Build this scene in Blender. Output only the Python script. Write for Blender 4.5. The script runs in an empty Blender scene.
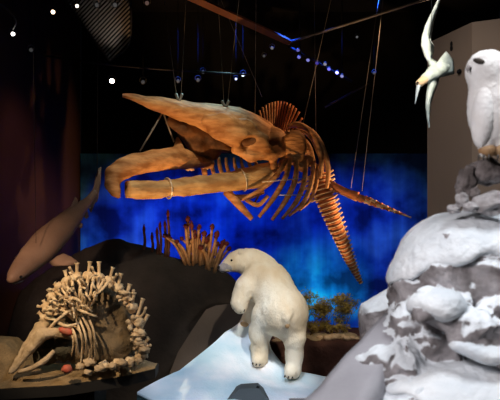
import bpy, bmesh, math, random
import numpy as np
from mathutils import Vector, Matrix, noise

random.seed(7)
SC = bpy.context.scene
COL = SC.collection
F = 600.0
CZ = 3.8                                             # eye height on the visitors' walkway


def P(px, py, Y):
    return Vector(((px - 250.0) / F * Y, Y, CZ + (200.0 - py) / F * Y))


def L(n, Y):
    return n / F * Y


# ------------------------------------------------------------------ camera
cd = bpy.data.cameras.new('camera')
cam = bpy.data.objects.new('camera', cd)
COL.objects.link(cam)
cam.location = (0, 0, CZ)
cam.rotation_euler = (math.radians(90), 0, 0)
cd.sensor_width = 36
cd.lens = F / 500 * 36
cd.clip_end = 100
cd.dof.use_dof = True
cd.dof.focus_distance = 10.0
cd.dof.aperture_fstop = 2.8
SC.camera = cam

# ------------------------------------------------------------------ world, exposure
w = bpy.data.worlds.new('hall_dark')
SC.world = w
w.use_nodes = True
w.node_tree.nodes['Background'].inputs[0].default_value = (0.5, 0.55, 0.8, 1)
w.node_tree.nodes['Background'].inputs[1].default_value = 0.004
vs = SC.view_settings
vs.view_transform = 'Standard'
vs.look = 'None'
vs.exposure = 0.0
vs.gamma = 1.0


# ------------------------------------------------------------------ lights
def spot(name, loc, target, power, color, angle, blend=0.6, size=0.08):
    d = bpy.data.lights.new(name, 'SPOT')
    d.energy = power
    d.color = color
    d.spot_size = math.radians(angle)
    d.spot_blend = blend
    d.shadow_soft_size = size
    o = bpy.data.objects.new(name, d)
    COL.objects.link(o)
    o.location = loc
    o.rotation_euler = (Vector(target) - Vector(loc)).to_track_quat('-Z', 'Y').to_euler()
    return o


def area(name, loc, target, power, color, sx, sy, spread=180):
    d = bpy.data.lights.new(name, 'AREA')
    d.shape = 'RECTANGLE'
    d.size, d.size_y = sx, sy
    d.energy = power
    d.color = color
    d.spread = math.radians(spread)
    o = bpy.data.objects.new(name, d)
    COL.objects.link(o)
    o.location = loc
    o.rotation_euler = (Vector(target) - Vector(loc)).to_track_quat('-Z', 'Y').to_euler()
    return o


WARM = (1.0, 0.62, 0.32)
# whale: warm spots from below in front, and a cool rim from above
spot('whale_uplight', (-1.9, 8.6, 0.6), P(212, 138, 11.4), 1050, (1, .52, .20), 46, 0.8, 0.08)
spot('whale_front', (-3.9, 5.5, 6.0), P(185, 160, 11.2), 90, (1, .72, .38), 30, 0.8, 0.08)
spot('whale_side_fill', (4.6, 12.0, 3.4), P(322, 200, 12.4), 900, (1, .56, .24), 34, 0.8, 0.08)  # added side fill for the tail, aimed clear of the mural
spot('whale_tail_fill', (0.9, 11.5, 0.3), P(336, 215, 12.5), 420, (1, .58, .26), 34, 0.9, 0.06)  # added fill hidden behind the ledge, brightens the tail
spot('whale_fan_fill', (4.2, 11.4, 8.0), P(285, 116, 12.6), 700, (1, .55, .28), 32, 0.8, 0.06)  # added to brighten the fan, which the other spots miss
spot('whale_top', (0.4, 8.3, 8.5), P(185, 175, 11.0), 520, (1, .80, .50), 44, 0.9, 0.08)
spot('whale_rim', (-0.2, 13.6, 8.3), P(205, 106, 11.4), 330, (.45, .85, .85), 44, 0.8, 0.1)
# bear and snow mound
spot('bear_key', (2.4, 3.0, 8.2), P(275, 310, 9.1), 1600, (1, .86, .66), 17, 0.5, 0.12)
spot('bear_left', (-3.6, 5.0, 7.8), P(255, 290, 9.2), 420, (.98, .95, .92), 17, 0.5, 0.1)
spot('snow_cool', (-0.2, 4.4, 8.2), P(225, 380, 8.4), 1450, (.68, .82, 1.0), 22, 0.6, 0.2)
# foreground boulder and owl
area('boulder_top', (2.4, 2.6, 7.4), (1.3, 3.4, 2.9), 74, (.92, .96, 1.0), 1.6, 1.2, 120)
area('boulder_fill', (-1.8, 0.6, 5.4), (1.25, 3.3, 3.3), 32, (1.0, .95, .97), 1.0, 0.8, 90)  # unseen fill that whitens the owl from the front
# gannet
spot('gannet_light', (2.6, 2.2, 7.6), P(432, 60, 6.0), 70, (.66, .93, 1.0), 30, 0.8, 0.1)
# shark and carcass
spot('shark_light', (-3.4, 2.6, 5.0), P(24, 264, 8.2), 1500, (1, .64, .40), 20, 1.0, 0.1)
spot('carcass_light', (-3.0, 2.8, 6.2), P(70, 318, 6.7), 1250, (1, .74, .44), 24, 1.0, 0.05)
# blue wash on the painted back wall
for i, x in enumerate((-3.2, -2.3, -1.4, -0.3, 0.8, 1.9, 2.9, 3.7)):
    spot('backdrop_wash', (x * 0.95, 12.7, 8.1), (x, 15.5, 1.75),
         (760, 1150, 1000, 1100, 900, 700, 700, 480)[i], (.012, .095, 1.0), 35, 1.0, 0.12)
spot('backdrop_uplight', (-3.75, 14.0, 0.3), (-3.9, 15.5, 1.9), 150, (.02, .42, 1.0), 38, 1.0, 0.1)
spot('backdrop_uplight', (1.3, 14.0, 0.3), (1.35, 15.5, 1.4), 150, (.02, .85, .62), 54, 1.0, 0.1)  # teal spots added to tint the mural in place of teal paint
spot('backdrop_uplight', (2.3, 14.0, 0.3), (2.3, 15.5, 1.4), 150, (.02, .80, .62), 54, 1.0, 0.1)
spot('ledge_fill', (2.2, 7.6, 7.6), P(325, 322, 10.7), 420, (1, .86, .6), 14, 0.9, 0.06)  # added spot that brightens the bush
# walls, grille
spot('wall_glow', (-1.8, 9.5, 7.6), (-4.4, 12.0, 3.4), 260, (1, .50, .32), 46, 1.0, 0.2)
spot('block_wall_light', (1.2, 5.0, 7.0), (2.85, 8.4, 4.6), 330, (1, .86, .74), 60, 1.0, 0.3)
spot('mound_light', (-1.5, 7.0, 8.2), P(150, 280, 11.0), 170, (1, .85, .75), 36, 1.0, 0.2)
spot('grille_light', P(112, 79, 11.0), P(106, 30, 11.3), 15, (1, .78, .58), 40, 0.9, 0.03)
spot('truss_light', (0.9, 9.0, 6.8), P(262, 30, 12.6), 40, (1, .6, .4), 40, 1.0, 0.05)


# ------------------------------------------------------------------ materials
def mat(name, c1, c2=None, rough=0.7, nscale=6.0, detail=6, bump=0.0, bscale=None, metal=0.0,
        emit=None, estr=0.0, spec=0.3, lo=0.35, hi=0.65, stretch=(1, 1, 1), sss=0.0):
    m = bpy.data.materials.new(name)
    m.use_nodes = True
    nt = m.node_tree
    b = nt.nodes['Principled BSDF']
    b.inputs['Roughness'].default_value = rough
    b.inputs['Metallic'].default_value = metal
    b.inputs['Specular IOR Level'].default_value = spec
    if sss:
        b.inputs['Subsurface Weight'].default_value = sss
        b.inputs['Subsurface Radius'].default_value = (.03, .02, .015)
    b.inputs['Base Color'].default_value = (*c1, 1)
    tc = nt.nodes.new('ShaderNodeTexCoord')
    mp = nt.nodes.new('ShaderNodeMapping')
    mp.inputs['Scale'].default_value = stretch
    nt.links.new(tc.outputs['Object'], mp.inputs['Vector'])
    if c2 is not None:
        n = nt.nodes.new('ShaderNodeTexNoise')
        n.inputs['Scale'].default_value = nscale
        n.inputs['Detail'].default_value = detail
        nt.links.new(mp.outputs[0], n.inputs['Vector'])
        r = nt.nodes.new('ShaderNodeValToRGB')
        r.color_ramp.elements[0].position = lo
        r.color_ramp.elements[0].color = (*c1, 1)
        r.color_ramp.elements[1].position = hi
        r.color_ramp.elements[1].color = (*c2, 1)
        nt.links.new(n.outputs['Fac'], r.inputs[0])
        nt.links.new(r.outputs[0], b.inputs['Base Color'])
    if bump:
        n2 = nt.nodes.new('ShaderNodeTexNoise')
        n2.inputs['Scale'].default_value = bscale or nscale * 4
        n2.inputs['Detail'].default_value = 8
        nt.links.new(mp.outputs[0], n2.inputs['Vector'])
        bp = nt.nodes.new('ShaderNodeBump')
        bp.inputs['Strength'].default_value = bump
        bp.inputs['Distance'].default_value = 0.03
        nt.links.new(n2.outputs['Fac'], bp.inputs['Height'])
        nt.links.new(bp.outputs[0], b.inputs['Normal'])
    if emit:
        b.inputs['Emission Color'].default_value = (*emit, 1)
        b.inputs['Emission Strength'].default_value = estr
    return m


M = {}
M['black'] = mat('black_paint_and_darkness', (.004, .004, .005), rough=.85)  # on the back wall this black stands for darkness
M['ceiling'] = mat('ceiling_black', (.006, .006, .008), (.010, .010, .012), rough=.9, nscale=1)
M['floor'] = mat('floor_dark', (.012, .011, .012), (.02, .019, .02), rough=.7, nscale=2)
M['wall_brown'] = mat('wall_red_brown', (.050, .020, .012), (.062, .026, .016), rough=.8, nscale=1.2)
M['block'] = mat('wall_taupe', (.20, .155, .125), (.215, .168, .135), rough=.85, nscale=1)
M['metal_dark'] = mat('dark_metal', (.05, .05, .055), rough=.5, metal=.6)
M['metal_grey'] = mat('grey_metal', (.20, .20, .21), rough=.5, metal=.3)
M['wire'] = mat('steel_wire', (.34, .35, .36), rough=.5, metal=.2)
M['rail'] = mat('rust_rail', (.26, .11, .06), (.20, .08, .05), rough=.7, nscale=3)
M['band'] = mat('silver_band', (.62, .60, .55), rough=.4, metal=.5)
M['bone'] = mat('whale_bone', (.30, .135, .05), (.66, .37, .17), rough=.62, nscale=3.6, detail=9, bump=.9, bscale=11, stretch=(.6, 1, 2.2), lo=.38, hi=.64)
M['bone_olive'] = mat('whale_bone_olive', (.33, .20, .09), (.58, .42, .22), rough=.62, nscale=3.6, detail=9, bump=.9, bscale=11, stretch=(.6, 1, 2.2), lo=.38, hi=.64)
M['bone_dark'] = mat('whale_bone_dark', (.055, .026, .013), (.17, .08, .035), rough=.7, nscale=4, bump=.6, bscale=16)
M['bone_pale'] = mat('whale_bone_pale', (.62, .42, .24), (.76, .58, .38), rough=.6, nscale=8, bump=.3)
M['bone_red'] = mat('whale_bone_orange', (.52, .17, .055), (.40, .15, .06), rough=.6, nscale=5, bump=.4)
M['fur'] = mat('bear_fur', (.72, .59, .42), (.86, .79, .66), rough=.95, nscale=2.2, detail=6, bump=.5, bscale=34, stretch=(1.6, 1, .8), spec=.1)
M['fur_dirty'] = mat('bear_fur_tan', (.42, .26, .13), (.62, .44, .27), rough=.95, nscale=8, bump=.7, bscale=40, spec=.1)
M['snout'] = mat('muzzle_in_blue_light', (.36, .33, .36), (.50, .46, .46), rough=.8, nscale=14, bump=.3)  # purple-grey holds the blue light falling on the face
M['nose'] = mat('dark_nose', (.02, .018, .02), rough=.35)
M['claw'] = mat('dark_claw', (.05, .04, .035), rough=.4)
M['snow_blue'] = mat('snow_blue_white', (.46, .64, .74), (.88, .87, .92), rough=.8, nscale=1.3, detail=4, bump=.35, bscale=30, sss=0)
M['ice_edge'] = mat('ice_teal', (.12, .22, .24), (.2, .32, .34), rough=.5, nscale=3)
M['mound'] = mat('black_smoker_rock', (.016, .014, .015), (.030, .026, .026), rough=.9, nscale=2, bump=.7, bscale=9)
M['slab'] = mat('dark_taupe_rock', (.085, .068, .06), (.105, .085, .074), rough=.85, nscale=2, bump=.3)
M['ledge'] = mat('red_brown_rock', (.055, .020, .014), (.10, .042, .028), rough=.85, nscale=3, bump=.8, bscale=12)
M['sand'] = mat('sand', (.34, .24, .13), (.46, .33, .18), rough=.95, nscale=16, bump=.7, bscale=60)
M['sand_dim'] = mat('sand_brown', (.22, .15, .08), (.34, .23, .12), rough=.95, nscale=9, bump=.7, bscale=50)
M['pebble'] = mat('tan_pebble', (.50, .32, .18), (.62, .45, .28), rough=.9, nscale=20)
M['shark'] = mat('shark_skin', (.17, .105, .075), (.30, .20, .145), rough=.55, nscale=2.2, bump=.15, bscale=40, lo=.3, hi=.7)
M['shark_fin'] = mat('shark_fin_skin', (.20, .13, .095), (.28, .19, .14), rough=.6, nscale=3)
M['eye'] = mat('dark_eye', (.01, .01, .01), rough=.1)
M['cbone'] = mat('carcass_bone', (.60, .42, .25), (.82, .66, .46), rough=.75, nscale=12, bump=.5)
M['cbone_darker'] = mat('carcass_bone_darker', (.40, .29, .18), (.56, .42, .28), rough=.8, nscale=10, bump=.5)  # darker bone for the skull, right-hand ribs and some loose bones
M['hide'] = mat('carcass_hide', (.10, .072, .042), (.19, .135, .08), rough=.75, nscale=5, bump=.8, bscale=22)
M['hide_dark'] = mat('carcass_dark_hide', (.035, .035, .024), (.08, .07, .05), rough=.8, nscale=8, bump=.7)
M['flesh'] = mat('red_flesh', (.55, .10, .07), (.42, .13, .08), rough=.5, nscale=12, bump=.3)
M['worm'] = mat('tube_worm_tan', (.24, .13, .06), (.42, .27, .15), rough=.7, nscale=14)
M['worm_dark'] = mat('tube_worm_brown', (.09, .04, .03), (.14, .07, .045), rough=.8, nscale=14)
M['plume'] = mat('tube_worm_plume', (.045, .008, .010), (.10, .016, .017), rough=.7, nscale=20)
M['branch'] = mat('bush_branch', (.16, .10, .035), rough=.9)
M['leaf'] = mat('bush_leaf', (.24, .17, .035), (.46, .33, .08), rough=.8, nscale=3)
M['feather'] = mat('white_feather', (.86, .82, .79), (.93, .91, .90), rough=.95, nscale=7, detail=5, bump=.35, bscale=26, spec=.1)
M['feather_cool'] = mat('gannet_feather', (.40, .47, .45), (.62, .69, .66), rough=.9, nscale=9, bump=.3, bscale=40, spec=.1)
M['buff'] = mat('buff_head_feather', (.62, .42, .24), (.70, .52, .34), rough=.9, nscale=12)
M['bill'] = mat('blue_grey_bill', (.42, .50, .55), rough=.4)
M['rust'] = mat('rusty_feather', (.34, .17, .065), (.50, .34, .20), rough=.9, nscale=14, bump=.4)
M['brow'] = mat('dark_face_feather', (.05, .04, .035), (.12, .10, .08), rough=.9, nscale=30)
M['stone'] = mat('grey_stone', (.11, .09, .085), (.32, .28, .275), rough=.85, nscale=9, bump=.9, bscale=24)
M['stone_pale'] = mat('snowy_stone', (.24, .215, .215), (.58, .56, .57), rough=.85, nscale=9, bump=.7, bscale=24)
M['plinth'] = mat('plinth_grey', (.20, .19, .20), (.24, .23, .24), rough=.8, nscale=2)
M['platform'] = mat('platform_black', (.010, .009, .009), (.018, .016, .015), rough=.9, nscale=3)
M['box'] = mat('box_grey', (.045, .055, .06), rough=.55)
M['skirt'] = mat('grey_skirt', (.34, .33, .36), (.42, .41, .44), rough=.85, nscale=3, bump=.2)


def lens_mat(name, col, s):
    return mat(name, (.02, .02, .02), rough=.3, emit=col, estr=s)


def snow_rock():
    m = bpy.data.materials.new('snow_covered_rock')
    m.use_nodes = True
    nt = m.node_tree
    b = nt.nodes['Principled BSDF']
    b.inputs['Roughness'].default_value = .85
    b.inputs['Specular IOR Level'].default_value = .2
    tc = nt.nodes.new('ShaderNodeTexCoord')
    ge = nt.nodes.new('ShaderNodeNewGeometry')
    sp = nt.nodes.new('ShaderNodeSeparateXYZ')
    nt.links.new(ge.outputs['Normal'], sp.inputs[0])
    n = nt.nodes.new('ShaderNodeTexNoise')
    n.inputs['Scale'].default_value = 8
    n.inputs['Detail'].default_value = 9
    nt.links.new(tc.outputs['Object'], n.inputs['Vector'])
    ad = nt.nodes.new('ShaderNodeMath')
    ad.operation = 'MULTIPLY_ADD'
    ad.inputs[1].default_value = 1.1
    nt.links.new(n.outputs['Fac'], ad.inputs[0])
    nt.links.new(sp.outputs['Z'], ad.inputs[2])
    rp = nt.nodes.new('ShaderNodeValToRGB')
    rp.color_ramp.elements[0].position = .86
    rp.color_ramp.elements[1].position = 1.34
    rp.color_ramp.elements[0].color = (0, 0, 0, 1)
    nt.links.new(ad.outputs[0], rp.inputs[0])
    n2 = nt.nodes.new('ShaderNodeTexNoise')
    n2.inputs['Scale'].default_value = 9
    n2.inputs['Detail'].default_value = 8
    nt.links.new(tc.outputs['Object'], n2.inputs['Vector'])
    rr = nt.nodes.new('ShaderNodeValToRGB')
    rr.color_ramp.elements[0].position = .35
    rr.color_ramp.elements[1].position = .66
    rr.color_ramp.elements[0].color = (.15, .13, .128, 1)
    rr.color_ramp.elements[1].color = (.44, .41, .42, 1)
    nt.links.new(n2.outputs['Fac'], rr.inputs[0])
    mx = nt.nodes.new('ShaderNodeMix')
    mx.data_type = 'RGBA'
    nt.links.new(rp.outputs[0], mx.inputs[0])
    nt.links.new(rr.outputs[0], mx.inputs[6])
    mx.inputs[7].default_value = (.80, .84, .88, 1)
    nt.links.new(mx.outputs[2], b.inputs['Base Color'])
    n3 = nt.nodes.new('ShaderNodeTexNoise')
    n3.inputs['Scale'].default_value = 30
    n3.inputs['Detail'].default_value = 8
    nt.links.new(tc.outputs['Object'], n3.inputs['Vector'])
    bp = nt.nodes.new('ShaderNodeBump')
    bp.inputs['Strength'].default_value = .7
    bp.inputs['Distance'].default_value = .02
    nt.links.new(n3.outputs['Fac'], bp.inputs['Height'])
    nt.links.new(bp.outputs[0], b.inputs['Normal'])
    return m


M['snow_rock'] = snow_rock()
M['snow_cap'] = mat('packed_snow', (.66, .71, .76), (.84, .86, .88), rough=.9, nscale=4, detail=8, bump=.5, bscale=26, spec=.15)


def mural():
    m = bpy.data.materials.new('painted_underwater_mural')
    m.use_nodes = True
    nt = m.node_tree
    b = nt.nodes['Principled BSDF']
    b.inputs['Roughness'].default_value = .9
    b.inputs['Specular IOR Level'].default_value = .1
    tc = nt.nodes.new('ShaderNodeTexCoord')
    # mottled water
    n = nt.nodes.new('ShaderNodeTexNoise')
    n.inputs['Scale'].default_value = .95
    n.inputs['Detail'].default_value = 4
    n.inputs['Roughness'].default_value = .5
    nt.links.new(tc.outputs['Object'], n.inputs['Vector'])
    r = nt.nodes.new('ShaderNodeValToRGB')
    e = r.color_ramp.elements
    e[0].position, e[0].color = .38, (.015, .05, .17, 1)
    e[1].position, e[1].color = .68, (.14, .60, .95, 1)
    k = e.new(.5)
    k.color = (.04, .20, .60, 1)
    nt.links.new(n.outputs['Fac'], r.inputs[0])
    # vertical brush streaks
    mp = nt.nodes.new('ShaderNodeMapping')
    mp.inputs['Scale'].default_value = (3.2, 1, .10)
    nt.links.new(tc.outputs['Object'], mp.inputs['Vector'])
    n2 = nt.nodes.new('ShaderNodeTexNoise')
    n2.inputs['Scale'].default_value = 1.6
    n2.inputs['Detail'].default_value = 4
    nt.links.new(mp.outputs[0], n2.inputs['Vector'])
    r2 = nt.nodes.new('ShaderNodeValToRGB')
    r2.color_ramp.elements[0].position, r2.color_ramp.elements[0].color = .35, (.45, .45, .45, 1)
    r2.color_ramp.elements[1].position, r2.color_ramp.elements[1].color = .68, (1.25, 1.25, 1.25, 1)
    nt.links.new(n2.outputs['Fac'], r2.inputs[0])
    mx = nt.nodes.new('ShaderNodeMix')
    mx.data_type = 'RGBA'
    mx.blend_type = 'MULTIPLY'
    mx.inputs[0].default_value = .45
    nt.links.new(r.outputs[0], mx.inputs[6])
    nt.links.new(r2.outputs[0], mx.inputs[7])
    nt.links.new(mx.outputs[2], b.inputs['Base Color'])
    return m


M['mural'] = mural()
M['mural_fish'] = mat('mural_dark_shape', (.012, .05, .09), rough=.9)


# ------------------------------------------------------------------ mesh helpers
def raw(name, verts, faces, m, root=None, smooth=True, parent=None, base=None):
    """Link one mesh. Top-level: origin at its own base. Child: coordinates relative to its thing."""
    V = np.array([tuple(v) for v in verts], dtype=float)
    if root is None:
        lo, hi = V.min(0), V.max(0)
        loc = Vector(((lo[0] + hi[0]) / 2, (lo[1] + hi[1]) / 2, lo[2])) if base is None else Vector(base)
    else:
        loc = root_loc(root)
    V = V - np.array(loc)
    me = bpy.data.meshes.new(name)
    me.from_pydata(V.tolist(), [], faces)
    me.validate()
    if smooth:
        for p in me.polygons:
            p.use_smooth = True
    me.materials.append(m)
    o = bpy.data.objects.new(name, me)
    COL.objects.link(o)
    if root is None:
        o.location = loc
    else:
        o.parent = root
    return o


def root_loc(o):
    while o.parent:
        o = o.parent
    return Vector(o.location)


def tag(o, label, cat, group=None):
    o['label'] = label
    o['category'] = cat
    if group:
        o['group'] = group
    return o


def struct(o):
    o['kind'] = 'structure'
    return o


def thing(name, label, cat, loc, group=None):
    o = bpy.data.objects.new(name, None)
    COL.objects.link(o)
    o.empty_display_size = .1
    o.location = loc
    return tag(o, label, cat, group)


def join(*parts):
    V, Fc = [], []
    for v, f in parts:
        o = len(V)
        V += list(v)
        Fc += [tuple(i + o for i in q) for q in f]
    return V, Fc


def box(x0, x1, y0, y1, z0, z1):
    V = [(x, y, z) for x in (x0, x1) for y in (y0, y1) for z in (z0, z1)]
    Fc = [(0, 1, 3, 2), (4, 6, 7, 5), (0, 4, 5, 1), (2, 3, 7, 6), (0, 2, 6, 4), (1, 5, 7, 3)]
    return V, Fc


def smooth_path(pts, n):
    pts = [Vector(p) for p in pts]
    if len(pts) < 3:
        return [pts[0].lerp(pts[-1], i / (n - 1)) for i in range(n)], [i / (n - 1) * (len(pts) - 1) for i in range(n)]
    out, ts = [], []
    for i in range(n):
        t = i / (n - 1) * (len(pts) - 1)
        k = min(int(t), len(pts) - 2)
        u = t - k
        p1, p2 = pts[k], pts[k + 1]
        p0 = pts[k - 1] if k > 0 else p1 * 2 - p2
        p3 = pts[k + 2] if k + 2 < len(pts) else p2 * 2 - p1
        out.append(.5 * ((2 * p1) + (p2 - p0) * u + (2 * p0 - 5 * p1 + 4 * p2 - p3) * u * u + (3 * p1 - p0 - 3 * p2 + p3) * u ** 3))
        ts.append(t)
    return out, ts


def tube(pts, rad, seg=8, n=None, flat=1.0, ref=(0, 0, 1), jit=0.0):
    """Tapered tube along a smooth path; flat < 1 squashes it across ref."""
    n = n or max(2, (len(pts) - 1) * 5 + 1)
    path, ts = smooth_path(pts, n)
    if not hasattr(rad, '__len__'):
        rad = [rad] * len(pts)
    V, Fc = [], []
    ref = Vector(ref)
    for i, p in enumerate(path):
        t = ts[i]
        k = min(int(t), len(rad) - 2)
        r = rad[k] + (rad[k + 1] - rad[k]) * (t - k)
        d = (path[min(i + 1, n - 1)] - path[max(i - 1, 0)]).normalized()
        rf = ref if abs(d.dot(ref)) < .95 else Vector((1, 0, 0))
        a = d.cross(rf).normalized()
        b2 = a.cross(d).normalized()
        for j in range(seg):
            th = 2 * math.pi * j / seg
            rr = r * (1 + jit * (random.random() - .5))
            V.append(p + a * (math.cos(th) * rr * flat) + b2 * (math.sin(th) * rr))
    for i in range(n - 1):
        for j in range(seg):
            a0, a1 = i * seg + j, i * seg + (j + 1) % seg
            Fc.append((a0, a1, a1 + seg, a0 + seg))
    Fc.append(tuple(reversed(range(seg))))
    Fc.append(tuple(range((n - 1) * seg, n * seg)))
    return V, Fc


def fin(pts, thick, axis=(0, 1, 0), inner=.55):
    """A fin: outline at mid-depth, with a thicker core either side, so edges are thin."""
    pts = [Vector(p) for p in pts]
    c = sum(pts, Vector()) / len(pts)
    ax = Vector(axis).normalized() * thick / 2
    n = len(pts)
    V = list(pts)
    for s in (1, -1):
        V += [c + (p - c) * inner + ax * s for p in pts]
    Fc = []
    for i in range(n):
        j = (i + 1) % n
        Fc.append((i, j, n + j, n + i))
        Fc.append((j, i, 2 * n + i, 2 * n + j))
    Fc.append(tuple(n + i for i in range(n)))
    Fc.append(tuple(2 * n + i for i in reversed(range(n))))
    return V, Fc


def ball(c, r, sq=(1, 1, 1), seg=12, rings=8, rot=None, lump=0.0, ls=2.0):
    c = Vector(c)
    V, Fc = [], []
    for i in range(rings + 1):
        ph = math.pi * i / rings
        for j in range(seg):
            th = 2 * math.pi * j / seg
            d = Vector((math.sin(ph) * math.cos(th), math.sin(ph) * math.sin(th), math.cos(ph)))
            k = 1 + (lump * noise.noise(d * ls + c * 7.3) if lump else 0)
            v = Vector((d.x * sq[0], d.y * sq[1], d.z * sq[2])) * (r * k)
            if rot:
                v = rot @ v
            V.append(c + v)
    for i in range(rings):
        for j in range(seg):
            a0, a1 = i * seg + j, i * seg + (j + 1) % seg
            Fc.append((a0, a0 + seg, a1 + seg, a1))
    return V, Fc


# ------------------------------------------------------------------ implicit surfaces (numpy surface nets)
def sd_cone(X, a, b, ra, rb):
    a, b = np.array(a), np.array(b)
    ab = b - a
    t = np.clip(((X[0] - a[0]) * ab[0] + (X[1] - a[1]) * ab[1] + (X[2] - a[2]) * ab[2]) / max(ab.dot(ab), 1e-9), 0, 1)
    return np.sqrt((X[0] - a[0] - ab[0] * t) ** 2 + (X[1] - a[1] - ab[1] * t) ** 2 + (X[2] - a[2] - ab[2] * t) ** 2) - (ra + (rb - ra) * t)


def sd_ell(X, c, r, rot=None):
    d = [X[i] - c[i] for i in range(3)]
    if rot is not None:
        R = np.array(rot.to_3x3().transposed())
        d = [R[i][0] * d[0] + R[i][1] * d[1] + R[i][2] * d[2] for i in range(3)]
    k0 = np.sqrt(sum((d[i] / r[i]) ** 2 for i in range(3)))
    k1 = np.sqrt(sum((d[i] / (r[i] * r[i])) ** 2 for i in range(3))) + 1e-6
    return k0 * (k0 - 1) / k1


def sd_box(X, c, h, rot=None, rd=.05):
    d = [X[i] - c[i] for i in range(3)]
    if rot is not None:
        R = np.array(rot.to_3x3().transposed())
        d = [R[i][0] * d[0] + R[i][1] * d[1] + R[i][2] * d[2] for i in range(3)]
    q = [np.abs(d[i]) - h[i] + rd for i in range(3)]
    return np.sqrt(sum(np.maximum(a, 0) ** 2 for a in q)) + np.minimum(np.maximum(np.maximum(q[0], q[1]), q[2]), 0) - rd


def smin(a, b, k):
    h = np.clip(.5 + .5 * (b - a) / k, 0, 1)
    return b + (a - b) * h - k * h * (1 - h)


def smax(a, b, k):
    return -smin(-a, -b, k)


def nets(f, lo, hi, h):
    lo, hi = np.array(lo, float), np.array(hi, float)
    n = np.ceil((hi - lo) / h).astype(int) + 1
    ax = [lo[i] + h * np.arange(n[i]) for i in range(3)]
    X = np.meshgrid(*ax, indexing='ij')
    Fv = f(X)
    S = Fv < 0
    c = [(i, j, k) for i in (0, 1) for j in (0, 1) for k in (0, 1)]

    def sub(A, o):
        return A[o[0]:n[0] - 1 + o[0], o[1]:n[1] - 1 + o[1], o[2]:n[2] - 1 + o[2]]
    cnt = sum(sub(S, o).astype(np.int8) for o in c)
    act = (cnt > 0) & (cnt < 8)
    ii = np.argwhere(act)
    acc = np.zeros((len(ii), 3))
    num = np.zeros(len(ii))
    for p in c:
        for a in range(3):
            if p[a] == 0:
                q = list(p)
                q[a] = 1
                fa = Fv[ii[:, 0] + p[0], ii[:, 1] + p[1], ii[:, 2] + p[2]]
                fb = Fv[ii[:, 0] + q[0], ii[:, 1] + q[1], ii[:, 2] + q[2]]
                m = (fa < 0) != (fb < 0)
                t = np.where(m, fa / np.where(m, fa - fb, 1), 0)
                pt = np.tile(np.array(p, float), (len(ii), 1))
                pt[:, a] += t
                acc += pt * m[:, None]
                num += m
    V = (ii + acc / num[:, None]) * h + lo
    ids = -np.ones(act.shape, int)
    ids[act] = np.arange(len(ii))
    Fc = []
    for a in range(3):
        b, d = (a + 1) % 3, (a + 2) % 3
        s0 = [slice(None)] * 3
        s1 = [slice(None)] * 3
        s0[a] = slice(0, n[a] - 1)
        s1[a] = slice(1, n[a])
        A, B = S[tuple(s0)], S[tuple(s1)]
        e = np.argwhere(A != B)
        e = e[(e[:, b] > 0) & (e[:, d] > 0) & (e[:, b] < n[b] - 1) & (e[:, d] < n[d] - 1)]
        flip = A[e[:, 0], e[:, 1], e[:, 2]]

        def cell(db, dd):
            q = e.copy()
            q[:, b] += db
            q[:, d] += dd
            return ids[q[:, 0], q[:, 1], q[:, 2]]
        Q = np.stack([cell(-1, -1), cell(0, -1), cell(0, 0), cell(-1, 0)], 1)
        Q[~flip] = Q[~flip][:, ::-1]
        Fc += Q.tolist()
    return V, Fc


def relax(V, Fc, it=1):
    V = np.array(V)
    Q = np.array(Fc)
    for _ in range(it):
        acc = np.zeros_like(V)
        cn = np.zeros(len(V))
        for k in range(4):
            for o in (1, 3):
                np.add.at(acc, Q[:, k], V[Q[:, (k + o) % 4]])
                np.add.at(cn, Q[:, k], 1)
        V = V * .4 + .6 * acc / np.maximum(cn, 1)[:, None]
    return V


def rough_up(V, amp, scale, octv=5, vec=True):
    out = []
    for v in V:
        p = Vector(v) * scale
        d = Vector((noise.fractal(p, .9, 2, octv), noise.fractal(p + Vector((31, 7, 3)), .9, 2, octv), noise.fractal(p + Vector((3, 47, 19)), .9, 2, octv)))
        out.append(Vector(v) + d * amp)
    return out


def union(X, prims, k):
    d = None
    for p in prims:
        if p[0] == 'c':
            q = sd_cone(X, *p[1:])
        elif p[0] == 'e':
            q = sd_ell(X, *p[1:])
        else:
            q = sd_box(X, *p[1:])
        d = q if d is None else smin(d, q, k)
    return d


def blob(prims, k, h, pad=.1, cut=None, ck=.03, rx=1):
    pts = []
    for p in prims:
        if p[0] == 'c':
            for c, r in ((p[1], p[3]), (p[2], p[4])):
                pts += [[c[i] - r for i in range(3)], [c[i] + r for i in range(3)]]
        else:
            r = max(p[2]) * (1.75 if p[0] == 'b' else 1)
            rr = [r] * 3 if len(p) > 3 else p[2]
            pts += [[p[1][i] - rr[i] for i in range(3)], [p[1][i] + rr[i] for i in range(3)]]
    pts = np.array(pts)

    def f(X):
        d = union(X, prims, k)
        for q in cut or []:
            d = smax(d, -union(X, [q], .01), ck)
        return d
    V, Fc = nets(f, pts.min(0) - pad, pts.max(0) + pad, h)
    if rx:
        V = relax(V, Fc, rx)
    return V, Fc


def pc(a, b, ra, rb):
    """round cone between two (px, py, Y) joints, radii in px at the joint's distance"""
    return ('c', P(*a), P(*b), L(ra, a[2]), L(rb, b[2]))


def chain(js):
    return [pc(js[i][:3], js[i + 1][:3], js[i][3], js[i + 1][3]) for i in range(len(js) - 1)]


def rotY(deg):
    return Matrix.Rotation(math.radians(deg), 4, 'Y')


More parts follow.
